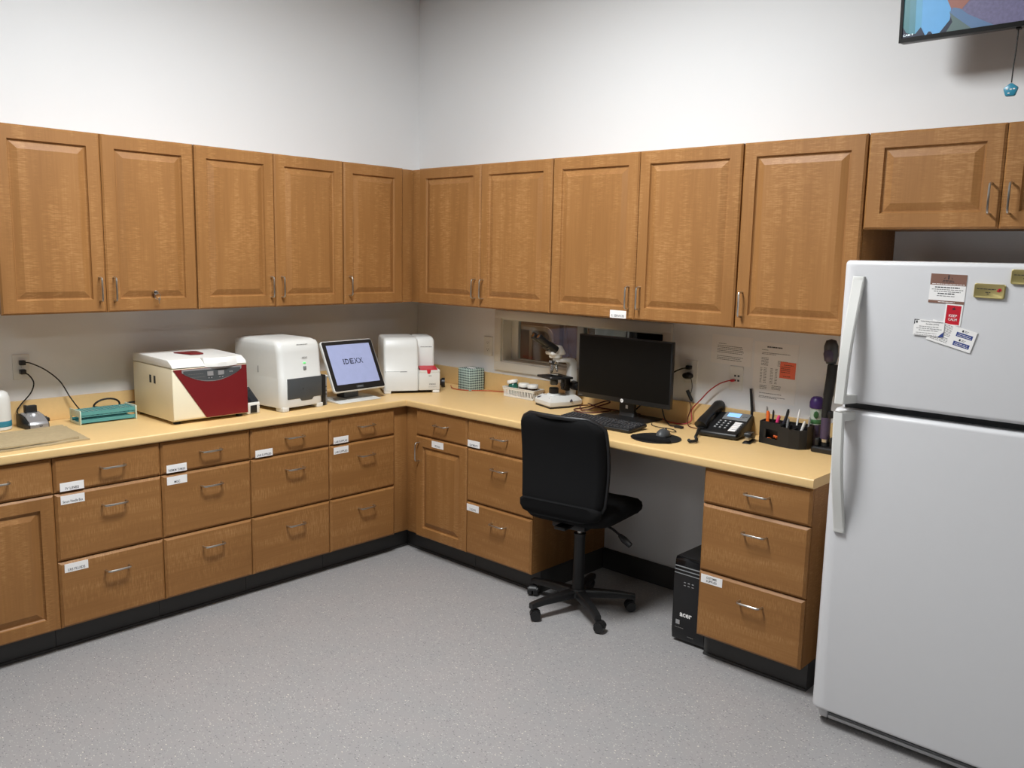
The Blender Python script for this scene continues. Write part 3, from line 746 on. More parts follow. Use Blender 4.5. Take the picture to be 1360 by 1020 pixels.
g.obj('side_vent', t)
for x in (d0+.03, d1-.035):
    for y in (-w2+.03, w2-.03): G(RUBBER).cyl((x, y, 0), (x, y, .016), .016, n=14).obj('foot', t)

# small analyzer with slanted screen
t = thing('screen_device', 'small white device with slanted dark screen, between centrifuge and big analyzer', 'device', (.395, -1.4975, Z0))
G(WHITE).prism([(-.085, 0), (.080, 0), (.083, .055), (-.02, .125), (-.085, .125)], 'y', -.036, .036, b=.006).obj('body', t)
M_ = TR(.0325, 0, .0915, 0, 34, 0)
G(DARKSCR).box(-.056, .056, -.030, .030, 0, .0025, b=.001, M=M_).obj('screen', t)
G(BLACK).box(.080, .0835, -.018, .018, .006, .044, b=.001).obj('paper_slot', t)

# big analyzer
t = thing('benchtop_analyzer', 'tall white analyzer with dark grey drawer and green light, left counter', 'analyzer', (.336, -1.262, Z0), 5)
hw, xb, xf, H_ = .136, -.21, .198, .366
def lev(z, x1, ins=0, r=.03): return [Vector(p) for p in rrect((x1-xb)/2-ins, hw-ins, r, z, (x1+xb)/2, 0, n=5)]
g = G(WHITE)
g.rings([lev(.020, xf, .002), lev(.030, xf), lev(.172, xf-.002), lev(.176, xf-.006), lev(.30, xf-.016), lev(.335, xf-.024), lev(.352, xf-.032, .004), lev(.361, xf-.045, .014), lev(.366, xf-.06, .035)])
g.obj('body', t, smooth=50)
for x in (xb+.03, xf-.03):
    for y in (-hw+.03, hw-.022): G(WHITE).box(x-.03, x+.03, y-.022, y+.018, 0, .024, b=.004).obj('foot', t)
dr = [(-.098, .062), (-.02, .062), (-.010, .048), (.058, .048), (.070, .062), (.124, .062), (.124, .168), (-.098, .168)]
G(DGREY).prism([(y, z) for y, z in dr], 'x', xf-.006, xf+.0018, b=.002).obj('drawer', t)
G(BLACK).cyl((xf+.0015, .0, .11), (xf+.0030, .0, .11), .003, n=10).obj('drawer_sensor', t)
g = G(GREYP); g.box(xf-.012, xf-.0055, .010, .030, .205, .226, b=.003); g.obj('power_button', t)
G(LEDG).box(xf-.012, xf-.0072, .012, .026, .241, .246, b=.001).obj('status_light', t)
g = G(INKG); VM = lambda x, y, z: Matrix.Translation((x, y, z)) @ Matrix.Rotation(R(90), 4, 'Z') @ Matrix.Rotation(R(90), 4, 'X')
g.text('IDEXX', .034, .009, VM(xf-.0105, .022, .270) @ Matrix.Rotation(R(-4.5), 4, 'X'), INKG, bold=.02); dashes(g, [(-.04, .03, 0)], INKG, VM(xf-.0225, .02, .338) @ Matrix.Rotation(R(-9), 4, 'X'), .003, 22)
g.obj('lettering', t)
G(GREYP).box(.005, .012, -hw-.0008, -hw+.002, .19, .225, b=.001).obj('side_latch', t)

# slim network box beside it
t = thing('slim_computer', 'slim upright black and grey box between the big analyzer and touch monitor', 'device', (.41, -1.083, Z0))
G(BLACK).box(-.09, .088, -.017, .004, 0, .165, b=.002).obj('body', t)
g = G(GREYP).box(-.09, .082, .0042, .016, 0, .155, b=.002); g.obj('side_frame', t)
g = G(BLACK)
for z in (.06, .08, .10): g.cyl((.082, .010, z), (.0835, .010, z), .003, n=8)
g.obj('port', t)

# touch monitor
t = thing('touch_monitor', 'white framed touch monitor showing a dark logo, tilted back on its stand', 'monitor', (.44, -.868, Z0), 2)
w2, h2 = .179, .148
SM = TR(.0, .016, .195, 0, 0, 90) @ Matrix.Rotation(R(64), 4, 'X')
g = G(WHITE); g.rings([[Vector(p) for p in rrect(w2-i_, h2-i_, .014, z, n=4)] for i_, z in ((.03, -.042), (.012, -.03), (0, -.016), (0, -.003), (.003, 0))], M=SM)
hs = g.obj('housing', t)
G(BLACK).rings([[Vector(p) for p in rrect(w2-i_, h2-i_, .010, z, n=4)] for i_, z in ((.005, -.002), (.005, .0012))], M=SM).obj('bezel', hs)
g = G(LCDI); quad(g, -.150, .150, -.108, .122, LCDI, SM, .0016)
for i_, (string, x, wd) in enumerate((('I', -.066, .007), ('D', -.043, .026), ('E', -.011, .026), ('X', .021, .03), ('X', .052, .03))):
    g.text(string, wd, .031, SM @ Matrix.Translation((x+.004, .022, .0022)), TVDARK, bold=.02)
quad(g, -.066, .075, .0275, .0290, LCDI, SM, .0025); quad(g, -.066, .075, .0165, .0180, LCDI, SM, .0025)
g.obj('screen', t)
g = G(DGREY); quad(g, -.025, .025, -.133, -.120, DGREY, SM, .0014); dashes(g, [(-.016, .016, -.1265)], GREYP, SM @ Matrix.Translation((0, 0, .0016)), .004, 27); g.obj('nameplate', hs)
G(WHITE).prism([(-.095, 0), (.085, 0), (.085, .004), (-.02, .014), (-.095, .014)], 'y', -.145, .145, b=.002).obj('stand_base', t)
G(DGREY).prism([(-.07, .0145), (.0, .0145), (-.002, .10), (-.03, .18), (-.06, .17)], 'y', -.05, .05, b=.003).obj('stand_neck', t)
G(WHITE).tube([(.01, -.150, .14), (-.02, -.165, .15), (-.05, -.155, .14)], .005, 8).obj('side_hook', t)

# second analyzer in the corner, turned to the room
t = thing('benchtop_analyzer', 'squat white analyzer with red tray, set diagonally in the counter corner', 'analyzer', (.403, -.608, Z0), 59)
W_, D_, Ht = .332, .285, .325
g = G(WHITE)
def lv(z, x0, x1, y0, y1, ins=0, r=.016): return [Vector(p) for p in rrect((x1-x0)/2-ins, (y1-y0)/2-ins, r, z, (x0+x1)/2, (y0+y1)/2, n=4)]
XS = .205
g.rings([lv(.016, 0, XS, 0, D_), lv(.130, 0, XS, .0, D_), lv(.132, 0, XS, .002, D_), lv(.26, 0, XS, .012, D_), lv(.31, 0, XS, .022, D_, .002), lv(.321, 0, XS, .03, D_, .007), lv(.325, 0, XS, .04, D_, .016)])
g.obj('body', t, smooth=50)
g = G(WHITE); g.rings([lv(.130, XS-.01, W_-.018, .085, D_), lv(.30, XS-.01, W_-.018, .09, D_), lv(.318, XS-.01, W_-.018, .098, D_, .006), lv(.324, XS-.01, W_-.018, .105, D_, .014)]); g.obj('tower', t, smooth=50)
g = G(WHITE)
g.box(XS+.0005, W_, .0, D_-.02, .016, .122, b=.006); g.box(XS+.0005, XS+.006, .0, .084, .12, .136, b=.001); g.box(W_-.014, W_, .0, .10, .12, .138, b=.004)
for xx in ((XS+.006, XS+.050), (W_-.058, W_-.013)): g.box(xx[0], xx[1], 0, .006, .12, .136, b=.001)
g.obj('sample_bay', t)
g = G(RED); g.prism([(.004, .1365), (.004, .1405), (.082, .1525), (.082, .1485)], 'x', XS+.008, W_-.016); g.prism([(XS+.052, .114), (W_-.060, .114), (W_-.054, .141), (XS+.046, .141)], 'y', -.002, .006, b=.001); g.obj('red_tray', t)
g = G(INKG); g.text('IDEXX', .040, .009, front(W_-.045, .052, -.0006), INKG, bold=.02); dashes(g, [(-.024, .024, 0)], INKG, front(W_-.045, .036, -.0006), .0014, 23)
dashes(g, [(-.035, .035, 0)], INKG, front(W_-.068, .265, .0878), .003, 24); dashes(g, [(-.008, .008, 0)], INKG, front(W_-.060, .102, -.0006), .004, 25)
g.obj('lettering', t)
G(GREYP).box(.004, XS-.11, -.0004, .001, .1295, .1308).box(XS-.11, XS-.07, -.0006, .001, .127, .1308).obj('door_seam', t)
for x in (.022, W_-.022):
    for y in (.022, D_-.04): G(WHITE2).box(x-.020, x+.020, y-.020, y+.02, 0, .0165, b=.003).obj('foot', t)
G(BLACK).box(.03, W_-.03, .03, D_-.03, .008, .016).obj('underside', t)
tag(G(BLACK).cyl((.420, -.170, Z0+.030), (.433, -.155, Z0+.030), .029, .029, 20).cyl((.414, -.176, Z0+.030), (.420, -.170, Z0+.030), .018, .022, 20).obj('black_knob'), 'round black plug lying on counter just right of the corner analyzer', 'plug')

# tissue box
t = thing('tissue_box', 'cube tissue box with dark lattice pattern on counter near the corner', 'tissue box', (.600, -.090, Z0), -4)
CHK = check_mat()
G(CHK).box(-.056, .056, -.056, .056, 0, .132, b=.0015).obj('carton', t)
G(PAPER).rings([[Vector((p.x, p.y, .1325)) for p in rrect(.035, .016, .016, 0, n=6)], [Vector((p.x, p.y, .134)) for p in rrect(.033, .014, .014, 0, n=6)]]).obj('opening', t)
# orange cable along the splash
tag(G(ORANGEC).tube(smooth_path([(.43, -.10, Z0+.004), (.52, -.165, Z0+.004), (.62, -.16, Z0+.004), (.72, -.07, Z0+.004), (.80, -.03, Z0+.004), (.9, -.026, Z0+.004), (1.1, -.028, Z0+.004)], 6), .0032, 6).obj('data_cable'), 'thin orange cable along the counter in front of the tissue box', 'cable')
plate(.656, 1.162, 'empty white wall outlet left of the pass-through window', 'R', 'o')
# ---------------------------------------------------------------- right counter
# basket with three jars
bx, by = 1.020, -.080
t = thing('plastic_basket', 'white slotted plastic basket holding jars, under the pass-through window', 'basket', (bx, by, Z0))
bw, bd, bh = .112, .042, .058
g = G(WHITE2); g.box(-bw, bw, -bd, bd, 0, .004, b=.001)
fl_ = lambda z: 1+.07*z/bh
for z0, z1, e in ((0.004, .012, 0), (.044, .058, .0)):
    for s_ in (-1, 1):
        k = fl_(z1); g.box(-bw*k, bw*k, s_*bd*k-.0012, s_*bd*k+.0012, z0, z1); g.box(s_*bw*k-.0012, s_*bw*k+.0012, -bd*k, bd*k, z0, z1)
k = fl_(bh); rim = [rrect(bw*k+o_, bd*k+o_, .008, z, n=3) for o_, z in ((0, .055), (.005, .056), (.005, .059), (0, .059))]
g.rings(rim+[rim[0]], cap=False); g.obj('basket_body', t)
g = G(WHITE2); n = 19
for i in range(n):
    x = -bw+.006+(2*bw-.012)*i/(n-1)
    for s_ in (-1, 1): g.prism([(x-.0028, .010), (x+.0028, .010), (x*1.055+.0028, .046), (x*1.055-.0028, .046)], 'y', s_*bd*1.03-.0012, s_*bd*1.03+.0012)
for i in range(7):
    y = -bd+.006+(2*bd-.012)*i/6
    for s_ in (-1, 1): g.box(s_*bw*1.03-.0012, s_*bw*1.03+.0012, y-.0028, y+.0028, .010, .046)
g.obj('slats', t)
def jar(x, mt, label, tilt=0):
    t = thing('jar', label, 'jar', (bx+x, by, Z0+.0050), 0, 'jars in the white basket')
    if tilt: t.rotation_euler = (0, R(tilt), 0); t.location.z += .012
    G(mt).lathe([(.001, 0), (.026, 0), (.029, .004), (.029, .050), (.024, .060), (.001, .060)], n=24).obj('glass', t)
    G(WHITE2).lathe([(.001, .0605), (.031, .0605), (.032, .063), (.032, .078), (.030, .081), (.001, .081)], n=28).obj('lid', t)
jar(-.068, JARGREEN, 'green jar with white lid, leftmost in the white basket', -14)
jar(.004, AMBER, 'dark jar with white lid, middle one in the white basket')
jar(.074, AMBER, 'dark jar with white lid, rightmost in the white basket')

# microscope
t = thing('microscope', 'white and black binocular microscope on counter under the window', 'microscope', (1.325, -.128, Z0), -20)
ol = [(-.085, -.10), (.085, -.10), (.085, .02), (.055, .12), (-.055, .12), (-.085, .02)]
def off(p, k, dy=0): return [(x*k, y*k+dy) for x, y in p]
g = G(WHITE); g.rings([[Vector((x, y, z)) for x, y in off(ol, k)] for k, z in ((.97, .010), (1, .016), (1, .034), (.90, .048), (.72, .062))]); g.obj('base', t, smooth=25)
G(BLACK).prism(off(ol, .96), 'z', 0, .0105).obj('underside', t)
for s_ in (-1, 1): G(NAVY).prism([(s_*.045, .0545), (s_*.068, .048), (s_*.084, .035), (s_*.0835, .032), (s_*.040, .050)], 'y', -.095 if s_ < 0 else -.085, .045, b=.002).obj('side_inlay', t)
G(WHITE).lathe([(.001, .055), (.040, .055), (.034, .070), (.028, .072), (.001, .072)], c=(0, -.03, 0), n=24).obj('lamp_collar', t)
G(BLACK).lathe([(.001, .0725), (.026, .0725), (.027, .10), (.022, .104), (.001, .104)], c=(0, -.03, 0), n=24).obj('field_lamp', t)
G(DGREY).lathe([(.001, .118), (.018, .118), (.022, .126), (.022, .142), (.016, .150), (.001, .150)], c=(0, -.03, 0), n=20).obj('condenser', t)
armp = [(.055, .060), (.100, .060), (.104, .17), (.100, .24), (.085, .262), (-.01, .268), (-.03, .262), (-.03, .245), (.045, .240), (.062, .225), (.058, .15)]
G(WHITE2).prism(armp, 'x', -.026, .026, b=.006).obj('arm', t)
g = G(BLACK); g.box(-.03, .03, .03, .056, .085, .165, b=.004)
for s_ in (-1, 1): g.cyl((s_*.0265, .078, .115), (s_*.062, .078, .115), .026, .024, 20); 
g.obj('focus_block', t)
for s_ in (-1, 1): G(BLACK).cyl((s_*.0625, .078, .115), (s_*.082, .078, .115), .014, .013, 16).obj('focus_knob', t)
g = G(BLACK); g.box(-.078, .078, -.095, .045, .156, .168, b=.003); g.box(-.03, .05, -.045, -.005, .1685, .174, b=.002)
g.obj('stage', t)
G(BLACK).cyl((.06, -.01, .152), (.06, -.01, .105), .009, .009, 12).cyl((.06, -.01, .135), (.06, -.01, .118), .013, .013, 12).obj('stage_knob', t)
G(STEEL).tube([(-.02, -.06, .1745), (.02, -.055, .179), (.04, -.03, .179)], .002, 6).obj('slide_clip', t)
G(CHROME).cyl((0, -.035, .248), (0, -.038, .236), .027, .026, 22).obj('nosepiece_ring', t)
G(BLACK).cyl((0, -.038, .2355), (0, -.040, .228), .026, .022, 22).obj('nosepiece', t)
for dx, dy, l_ in ((.006, -.052, .046), (.020, -.030, .038), (-.024, -.030, .052)):
    p0 = Vector((dx*.7, -.038+(dy+.038)*.7, .229)); d = Vector((dx*.9, (dy+.038)*.9, -.048)).normalized()
    g = G(CHROME); g.cyl(p0, p0+d*l_*.7, .0105, .0095, 14); g.cyl(p0+d*l_*.7, p0+d*l_, .008, .0045, 14); g.obj('objective', t)
G(WHITE2).lathe([(.001, .2685), (.034, .2685), (.036, .275), (.036, .283), (.001, .283)], c=(0, -.025, 0), n=24).obj('head_mount', t)
hd = [(-.068, .2835), (.012, .2835), (.022, .292), (-.005, .335), (-.020, .340), (-.072, .300)]
G(WHITE2).prism(hd, 'x', -.038, .038, b=.006).obj('head', t)
for s_ in (-1, 1):
    a = Vector((s_*.026, -.040, .312)); d = Vector((s_*.02, -.80, .56)).normalized()
    g = G(BLACK); g.cyl(a, a+d*.055, .023, .021, 18); g.cyl(a+d*.055, a+d*.10, .0165, .0165, 18); ep = g.obj('eyepiece_tube', t)
    g = G(BLACK); g.cyl(a+d*.1005, a+d*.135, .018, .0185, 18); g.obj('eyepiece', ep)
    G(CHROME).cyl(a+d*.1352, a+d*.137, .0115, .0115, 16).obj('lens', ep)

# computer monitor
MY = -.20
t = thing('computer_monitor', 'large black switched off computer monitor on the desk counter', 'monitor', (1.802, MY, Z0))
zc = .253; hw, hh = .2855, .165
g = G(BLACK); g.rings([[Vector((p.x, y, p.y)) for p in rrect(hw-i_, hh-i_, .004, 0, 0, zc, n=2)] for i_, y in ((.03, .045), (.008, .034), (0, .022), (0, .001), (.0015, 0))])
hs = g.obj('housing', t)
G(SCREENOFF).box(-hw+.007, hw-.007, -.0008, .001, zc-hh+.024, zc+hh-.007).obj('screen', hs)
g = G(PAPER); g.lathe([(.001, 0), (.0095, 0), (.0095, .0008), (.001, .0008)], n=24, M=front(.0, zc-hh+.0105, -.0002)); g.text('hp', .009, .009, front(.0, zc-hh+.0105, -.0013), BLACK, shear=.25)
dashes(g, [(-.012, .012, 0)], INKG, front(-hw+.02, zc-hh+.010, -.0006), .003, 26)
g.obj('logo', hs)
G(BLACK).box(-.046, .046, .0465, .066, .03, .30, b=.004).obj('neck', t)
g = G(BLACK); g.rings([rrect(.150, .105, .02, 0, .0, .060, n=4), rrect(.150, .105, .02, .006, .0, .060, n=4), rrect(.12, .085, .02, .010, .0, .065, n=4), rrect(.048, .022, .01, .014, 0, .062, n=4), rrect(.045, .014, .008, .036, 0, .062, n=4)]); g.obj('stand_base', t)
G(PAPER).box(-.007, .007, .0455, .0463, .052, .070).obj('neck_label', t)
g = G(BLACK); g.box(-.045, .045, .046, .047, .03, .09)
g.obj('neck_front', t)

# keyboard
t = thing('keyboard', 'black computer keyboard in front of the monitor', 'keyboard', (1.812, -.392, Z0), 1)
KM = TR(0, 0, 0, 3.5, 0, 0)
G(BLACK).rings([rrect(.226-i_, .078-i_, .008, z, n=3) for i_, z in ((.003, .002), (0, .005), (0, .015), (.003, .018))], M=Matrix.Translation((0, 0, .004)) @ KM).obj('case', t)
KEY = mat('key_plastic', (50, 50, 52), .4)
g = G(KEY)
rows = 6
kz = .0222
for r_ in range(rows):
    y0 = .064-r_*.0215; x = -.218; i = 0
    while x < .215:
        wk = .0172
        if r_ in (2, 3, 4) and i == 0: wk = .026+.004*(r_-2)
        if r_ == 5 and i == 3: wk = .104
        gap = .0021
        if abs(x-.072) < .010 and x < .072: x = .078
        if abs(x-.138) < .010 and x < .138: x = .142
        if x+wk > .220: break
        if not (r_ in (3,) and .074 < x < .138):
            tb = bmesh.new(); bmesh.ops.create_cube(tb, size=1)
            for v in tb.verts:
                s_ = 1 if v.co.z < 0 else .78
                v.co = Vector((x+wk/2+v.co.x*wk*s_, y0-.008+v.co.y*.0175*s_, kz+.004*(v.co.z+.5)))
            g.merge(tb, None, KM)
            if (i*7+r_*3) % 3: g.face([(x+.004, y0-.007, kz+.0043), (x+.0095, y0-.007, kz+.0043), (x+.0095, y0-.003, kz+.0043), (x+.004, y0-.003, kz+.0043)], INKG, KM)
        x += wk+gap; i += 1
o = g.obj('keys', t); o['kind'] = 'stuff'
for x in (-.19, .19): G(RUBBER).box(x-.02, x+.02, .05, .062, 0, .010, b=.002).box(x-.02, x+.02, -.07, -.06, 0, .0042, b=.001).obj('foot', t)

# mouse pad and mouse
t = thing('mouse_pad', 'black mouse pad with wrist cushion at the counter edge', 'mouse pad', (2.185, -.455, Z0), 8)
ol = [(.112*math.cos(q)*(1 if math.sin(q) > 0 else 1.0), .112*math.sin(q)) for q in [2*math.pi*k/36 for k in range(36)]]
G(RUBBER).prism(ol, 'z', 0, .004).obj('pad', t)
g = G(FABRIC); g.rings([[Vector((x*k, -.064+y*.032*k, z)) for x, y in [(.098*math.cos(q), math.sin(q)) for q in [2*math.pi*j/28 for j in range(28)]]] for k, z in ((1, .0042), (1.02, .010), (.93, .018), (.7, .022), (.3, .0235))]); g.obj('wrist_cushion', t)
t = thing('computer_mouse', 'black computer mouse with light logo on the mouse pad', 'mouse', (2.190, -.408, Z0+.0044), 14)
g = G(DGREY); lvl = []
for k in range(9):
    q = k/8*math.pi/2; lvl.append([Vector((.031*math.cos(q*.96)*math.cos(a), .056*math.cos(q*.96)*math.sin(a)*(1), .004+.031*math.sin(q)+.004*math.sin(a)*math.sin(q)*-1)) for a in [2*math.pi*j/24 for j in range(24)]])
g.rings([[Vector((p.x*.95, p.y*.95, 0)) for p in lvl[0]]]+lvl); ms = g.obj('shell', t)
G(RUBBER).cyl((-.003, .034, .0272), (.003, .034, .0272), .008, n=14).obj('scroll_wheel', ms)
g = G(PAPER); g.text('hp', .014, .010, Matrix.Translation((0, -.018, .0362)) @ Matrix.Rotation(R(6), 4, 'X'), PAPER, bold=.02); g.obj('logo', ms)
tag(G(RUBBER).tube(smooth_path([(2.175, -.345, Z0+.020), (2.17, -.325, Z0+.014), (2.17, -.30, Z0+.006), (2.165, -.26, Z0+.004), (2.12, -.23, Z0+.004), (2.05, -.235, Z0+.004), (2.0, -.215, Z0+.004), (1.972, -.175, Z0+.004)], 6), .002, 6).obj('mouse_cable'), 'thin black mouse cable on counter behind the mouse', 'cable')

# cables around the monitor
tag(G(DRED).tube(smooth_path([(1.465, -.04, Z0+.012), (1.475, -.12, Z0+.018), (1.53, -.165, Z0+.006), (1.59, -.12, Z0+.03), (1.625, -.06, Z0+.05), (1.585, -.045, Z0+.05), (1.51, -.10, Z0+.014), (1.475, -.17, Z0+.006), (1.53, -.21, Z0+.005), (1.60, -.175, Z0+.005), (1.635, -.06, Z0+.005)], 8), .0035, 6).obj('looped_cable'), 'looped dark cable between the microscope and the monitor stand', 'cable')
tag(G(DRED).tube(smooth_path([(1.455, -.028, Z0+.02), (1.53, -.027, Z0+.006), (1.60, -.026, Z0+.006), (1.70, -.026, Z0+.006), (1.80, -.026, Z0+.006)], 8), .0033, 6).obj('dark_red_cable'), 'dark red cable running behind the monitor stand', 'cable')
t = thing('display_cable', 'black display cable with flat plug lying right of the monitor stand', 'cable', (0, 0, 0))
G(RUBBER).tube(smooth_path([(1.86, -.10, Z0+.20), (1.92, -.05, Z0+.12), (1.98, -.075, Z0+.02), (2.03, -.12, Z0+.005), (2.07, -.16, Z0+.005), (2.10, -.165, Z0+.007)], 8), .0032, 6).obj('cord', t)
G(BLACK).box(2.10, 2.145, -.176, -.156, Z0, Z0+.012, b=.003).obj('plug', t)
plate(2.077, 1.156, 'wall outlet right of the monitor with a plug and an adapter', 'R', 'o')
plug('power_cable', 'black plug in upper socket right of the monitor, cord going behind it', 2.072, 0, 1.178, 'R', [(2.066, -.034, 1.176), (2.04, -.045, 1.168), (2.0, -.05, 1.145), (1.96, -.05, 1.11), (1.9, -.05, 1.06), (1.85, -.05, 1.0), (1.8, -.03, .95), (1.75, -.035, Z0+.005)], r=.0036, sz=(.013, .022, .010))
t = thing('power_adapter', 'oval black adapter in lower outlet socket with thin cord', 'adapter', (0, 0, 0))
G(BLACK).lathe([(.001, -.040), (.018, -.038), (.026, -.030), (.028, -.012), (.026, -.0088), (.001, -.0088)], M=Matrix.Translation((2.068, 0, 1.136)) @ Matrix.Rotation(R(-90), 4, 'X') @ Matrix.Scale(1, 4), n=20, sx=1, sy=.62).obj('housing', t)
for o in t.children:
    pass
G(RUBBER).tube(smooth_path([(2.090, -.030, 1.132), (2.098, -.030, 1.115), (2.103, -.03, 1.085), (2.098, -.03, 1.055), (2.088, -.03, 1.045)], 8), .0018, 6).obj('cord', t)
G(BLACK).cyl((2.078, -.032, 1.064), (2.106, -.034, 1.018), .009, .009, 12).cyl((2.106, -.034, 1.018), (2.108, -.034, 1.012), .006, .004, 10).obj('connector', t)
plate(2.325, 1.15, 'white data jack plate with a red cable plugged in, under the papers', 'R', 'j')
t = thing('network_cable', 'red network cable from wall jack down across the counter behind the phone', 'cable', (0, 0, 0))
G(RED).box(2.309, 2.321, -.030, -.0075, 1.134, 1.146, b=.002).obj('plug', t)
G(REDC).tube(smooth_path([(2.312, -.030, 1.140), (2.295, -.036, 1.136), (2.25, -.035, 1.115), (2.20, -.035, 1.075), (2.16, -.034, 1.03), (2.12, -.036, .985), (2.11, -.038, .96), (2.12, -.05, .92), (2.09, -.07, Z0+.004), (2.03, -.085, Z0+.004), (1.98, -.06, Z0+.004), (1.94, -.03, Z0+.004)], 8), .003, 7).obj('cord', t)
tag(G(DRED).tube(smooth_path([(2.10, -.04, 1.01), (2.112, -.045, .98), (2.10, -.05, .93), (2.13, -.09, Z0+.004), (2.19, -.12, Z0+.004), (2.25, -.10, Z0+.004)], 8), .0024, 6).obj('thin_cable'), 'thin dark cable hanging from the connector to the phone', 'cable')

# desk phone
t = thing('desk_phone', 'black desk phone with blue lit display, handset and antenna', 'phone', (2.352, -.128, Z0), 6)
hw = .098
prof = [(-.108, .004), (-.112, .018), (-.106, .028), (.020, .066), (.085, .092), (.100, .088), (.102, .06), (.06, .004)]
G(BLACK).prism(prof, 'x', -hw, hw, b=.005).obj('body', t)
PM = TR(0, -.043, .0478, 16.8, 0, 0)     # on the lower sloping face
UM = TR(0, .0525, .0795, 21.8, 0, 0)       # on the upper sloping face
g = G(GREYP); g.box(-.030, .092, -.032, .034, 0, .0035, b=.0012, M=UM); dp = g.obj('display_panel', t)
G(LCD).box(-.014, .048, -.008, .026, .0036, .0045, M=UM).obj('display', dp)
g = G(GREYP)
for k in range(4): g.box(-.026+.024*k, -.006+.024*k, -.026, -.019, .0036, .006, b=.0005, M=UM)
g.box(.058, .070, -.004, .004, .0036, .006, b=.0005, M=UM); g.cyl((.076, .008, .0036), (.076, .008, .006), .007, n=14, M=UM); g.obj('soft_keys', dp)
g = G(DGREY)
for r_ in range(4):
    for c_ in range(3):
        x, y = -.024+.024*c_, .042-.022*r_; g.box(x-.0085, x+.0085, y-.0065, y+.0065, .0005, .0055, b=.001, M=PM)
        g.face([(x-.003, y-.002, .0058), (x+.003, y-.002, .0058), (x+.003, y+.003, .0058), (x-.003, y+.003, .0058)], PAPER, PM)
g.obj('keypad', t)
g = G(PAPER)
for r_ in range(5): y = .043-.0195*r_; g.box(.046, .080, y-.0078, y+.0078, .0005, .003, b=.0006, M=PM); g.box(.081, .087, y-.004, y+.004, .0005, .004, M=PM, mt=GREYP)
g.obj('memory_labels', t)
hp = smooth_path([(-.083, -.098, .046), (-.083, -.07, .066), (-.083, -.02, .084), (-.083, .04, .105), (-.083, .085, .118), (-.083, .108, .112)], 5)
rr = [.020+.010*abs(2*k/(len(hp)-1)-1)**2.2 for k in range(len(hp))]
g = G(BLACK); g.tube(hp, rr, 14); hs = g.obj('handset', t, smooth=50)
G(BLACK).cyl((-.083, -.085, .044), (-.083, -.078, .030), .022, .020, 16).cyl((-.083, .093, .095), (-.083, .088, .082), .022, .020, 16).obj('ear_pads', hs)
G(BLACK).cyl((.088, .090, .060), (.088, .100, .075), .010, .008, 12).tube([(.088, .096, .072), (.084, .103, .12), (.077, .106, .165), (.070, .108, .215)], [.0065, .007, .0065, .006], 10).obj('antenna', t)
pts = []
for k in range(160):
    q = k/159; c0 = smooth_path([(-.083, -.108, .034), (-.075, -.15, .014), (-.058, -.20, .011), (-.030, -.25, .011), (-.022, -.285, .011), (-.036, -.305, .011), (-.052, -.285, .011)], 30)
    i = min(len(c0)-1, int(q*(len(c0)-1))); p = c0[i]; a = q*2*math.pi*26
    pts.append((p.x+.006*math.cos(a)*.7, p.y+.006*math.cos(a)*.7, p.z+.006*math.sin(a)))
G(RUBBER).tube(pts, .0022, 5).obj('coiled_cord', t)

# stapler
t = thing('stapler', 'small black stapler with silver end, left of the pen organizer', 'stapler', (2.508, -.190, Z0), 14)
G(BLACK).prism([(-.060, 0), (.050, 0), (.050, .006), (-.060, .004)], 'x', -.018, .018, b=.002).obj('base', t)
G(BLACK).prism([(-.045, .030), (-.040, .046), (.03, .042), (.052, .020), (.052, .0065), (.02, .012)], 'x', -.016, .016, b=.003).obj('top_arm', t)
G(STEEL).prism([(-.046, .011), (-.046, .029), (.02, .0118), (.02, .009)], 'x', -.008, .008, b=.001).obj('magazine', t)

# pen organizer and what it holds
t = thing('pen_organizer', 'black curved mesh pen organizer with compartments on right counter', 'organizer', (2.648, -.128, Z0), 4)
def plan(k=1, dx=0): return [(-.105*k, .045*k), (-.112*k, .02*k), (-.108*k, -.030*k), (.000*k, -.060*k), (.040*k, -.066*k), (.088*k, -.062*k), (.112*k, -.035*k), (.112*k, .045*k)]
OH = .10
G(BLACK).prism(plan(), 'z', 0, .004, b=.001).obj('floor_tray', t)
P_ = plan(); Q_ = plan(.97)
g = G(BLACK)
for i in range(len(P_)):
    j = (i+1) % len(P_)
    if i in (2, 3): h_ = [(.004, .028), (.068, OH)] if i == 2 else [(.004, .09)]
    elif i in (4, 5): h_ = [(.004, .085)]
    else: h_ = [(.004, OH)]
    for z0_, z1_ in h_: g.prism([P_[i], P_[j], Q_[j], Q_[i]], 'z', z0_, z1_)
g.prism([P_[2], (P_[2][0]+.030, P_[2][1]-.0083), (Q_[2][0]+.030, Q_[2][1]-.0083), Q_[2]], 'z', .028, .068); g.prism([(P_[3][0]-.012, P_[3][1]+.003), P_[3], Q_[3], (Q_[3][0]-.012, Q_[3][1]+.003)], 'z', .028, .068)
g.obj('mesh_wall', t)
g = G(BLACK); g.box(-.004, -.001, -.05, .042, .004, .095); g.box(-.104, .108, -.002, .001, .004, .095); g.box(.052, .055, -.055, -.003, .004, .085); g.obj('divider', t)
OM = Matrix.Translation((2.648, -.128, Z0)) @ Matrix.Rotation(R(4), 4, 'Z')
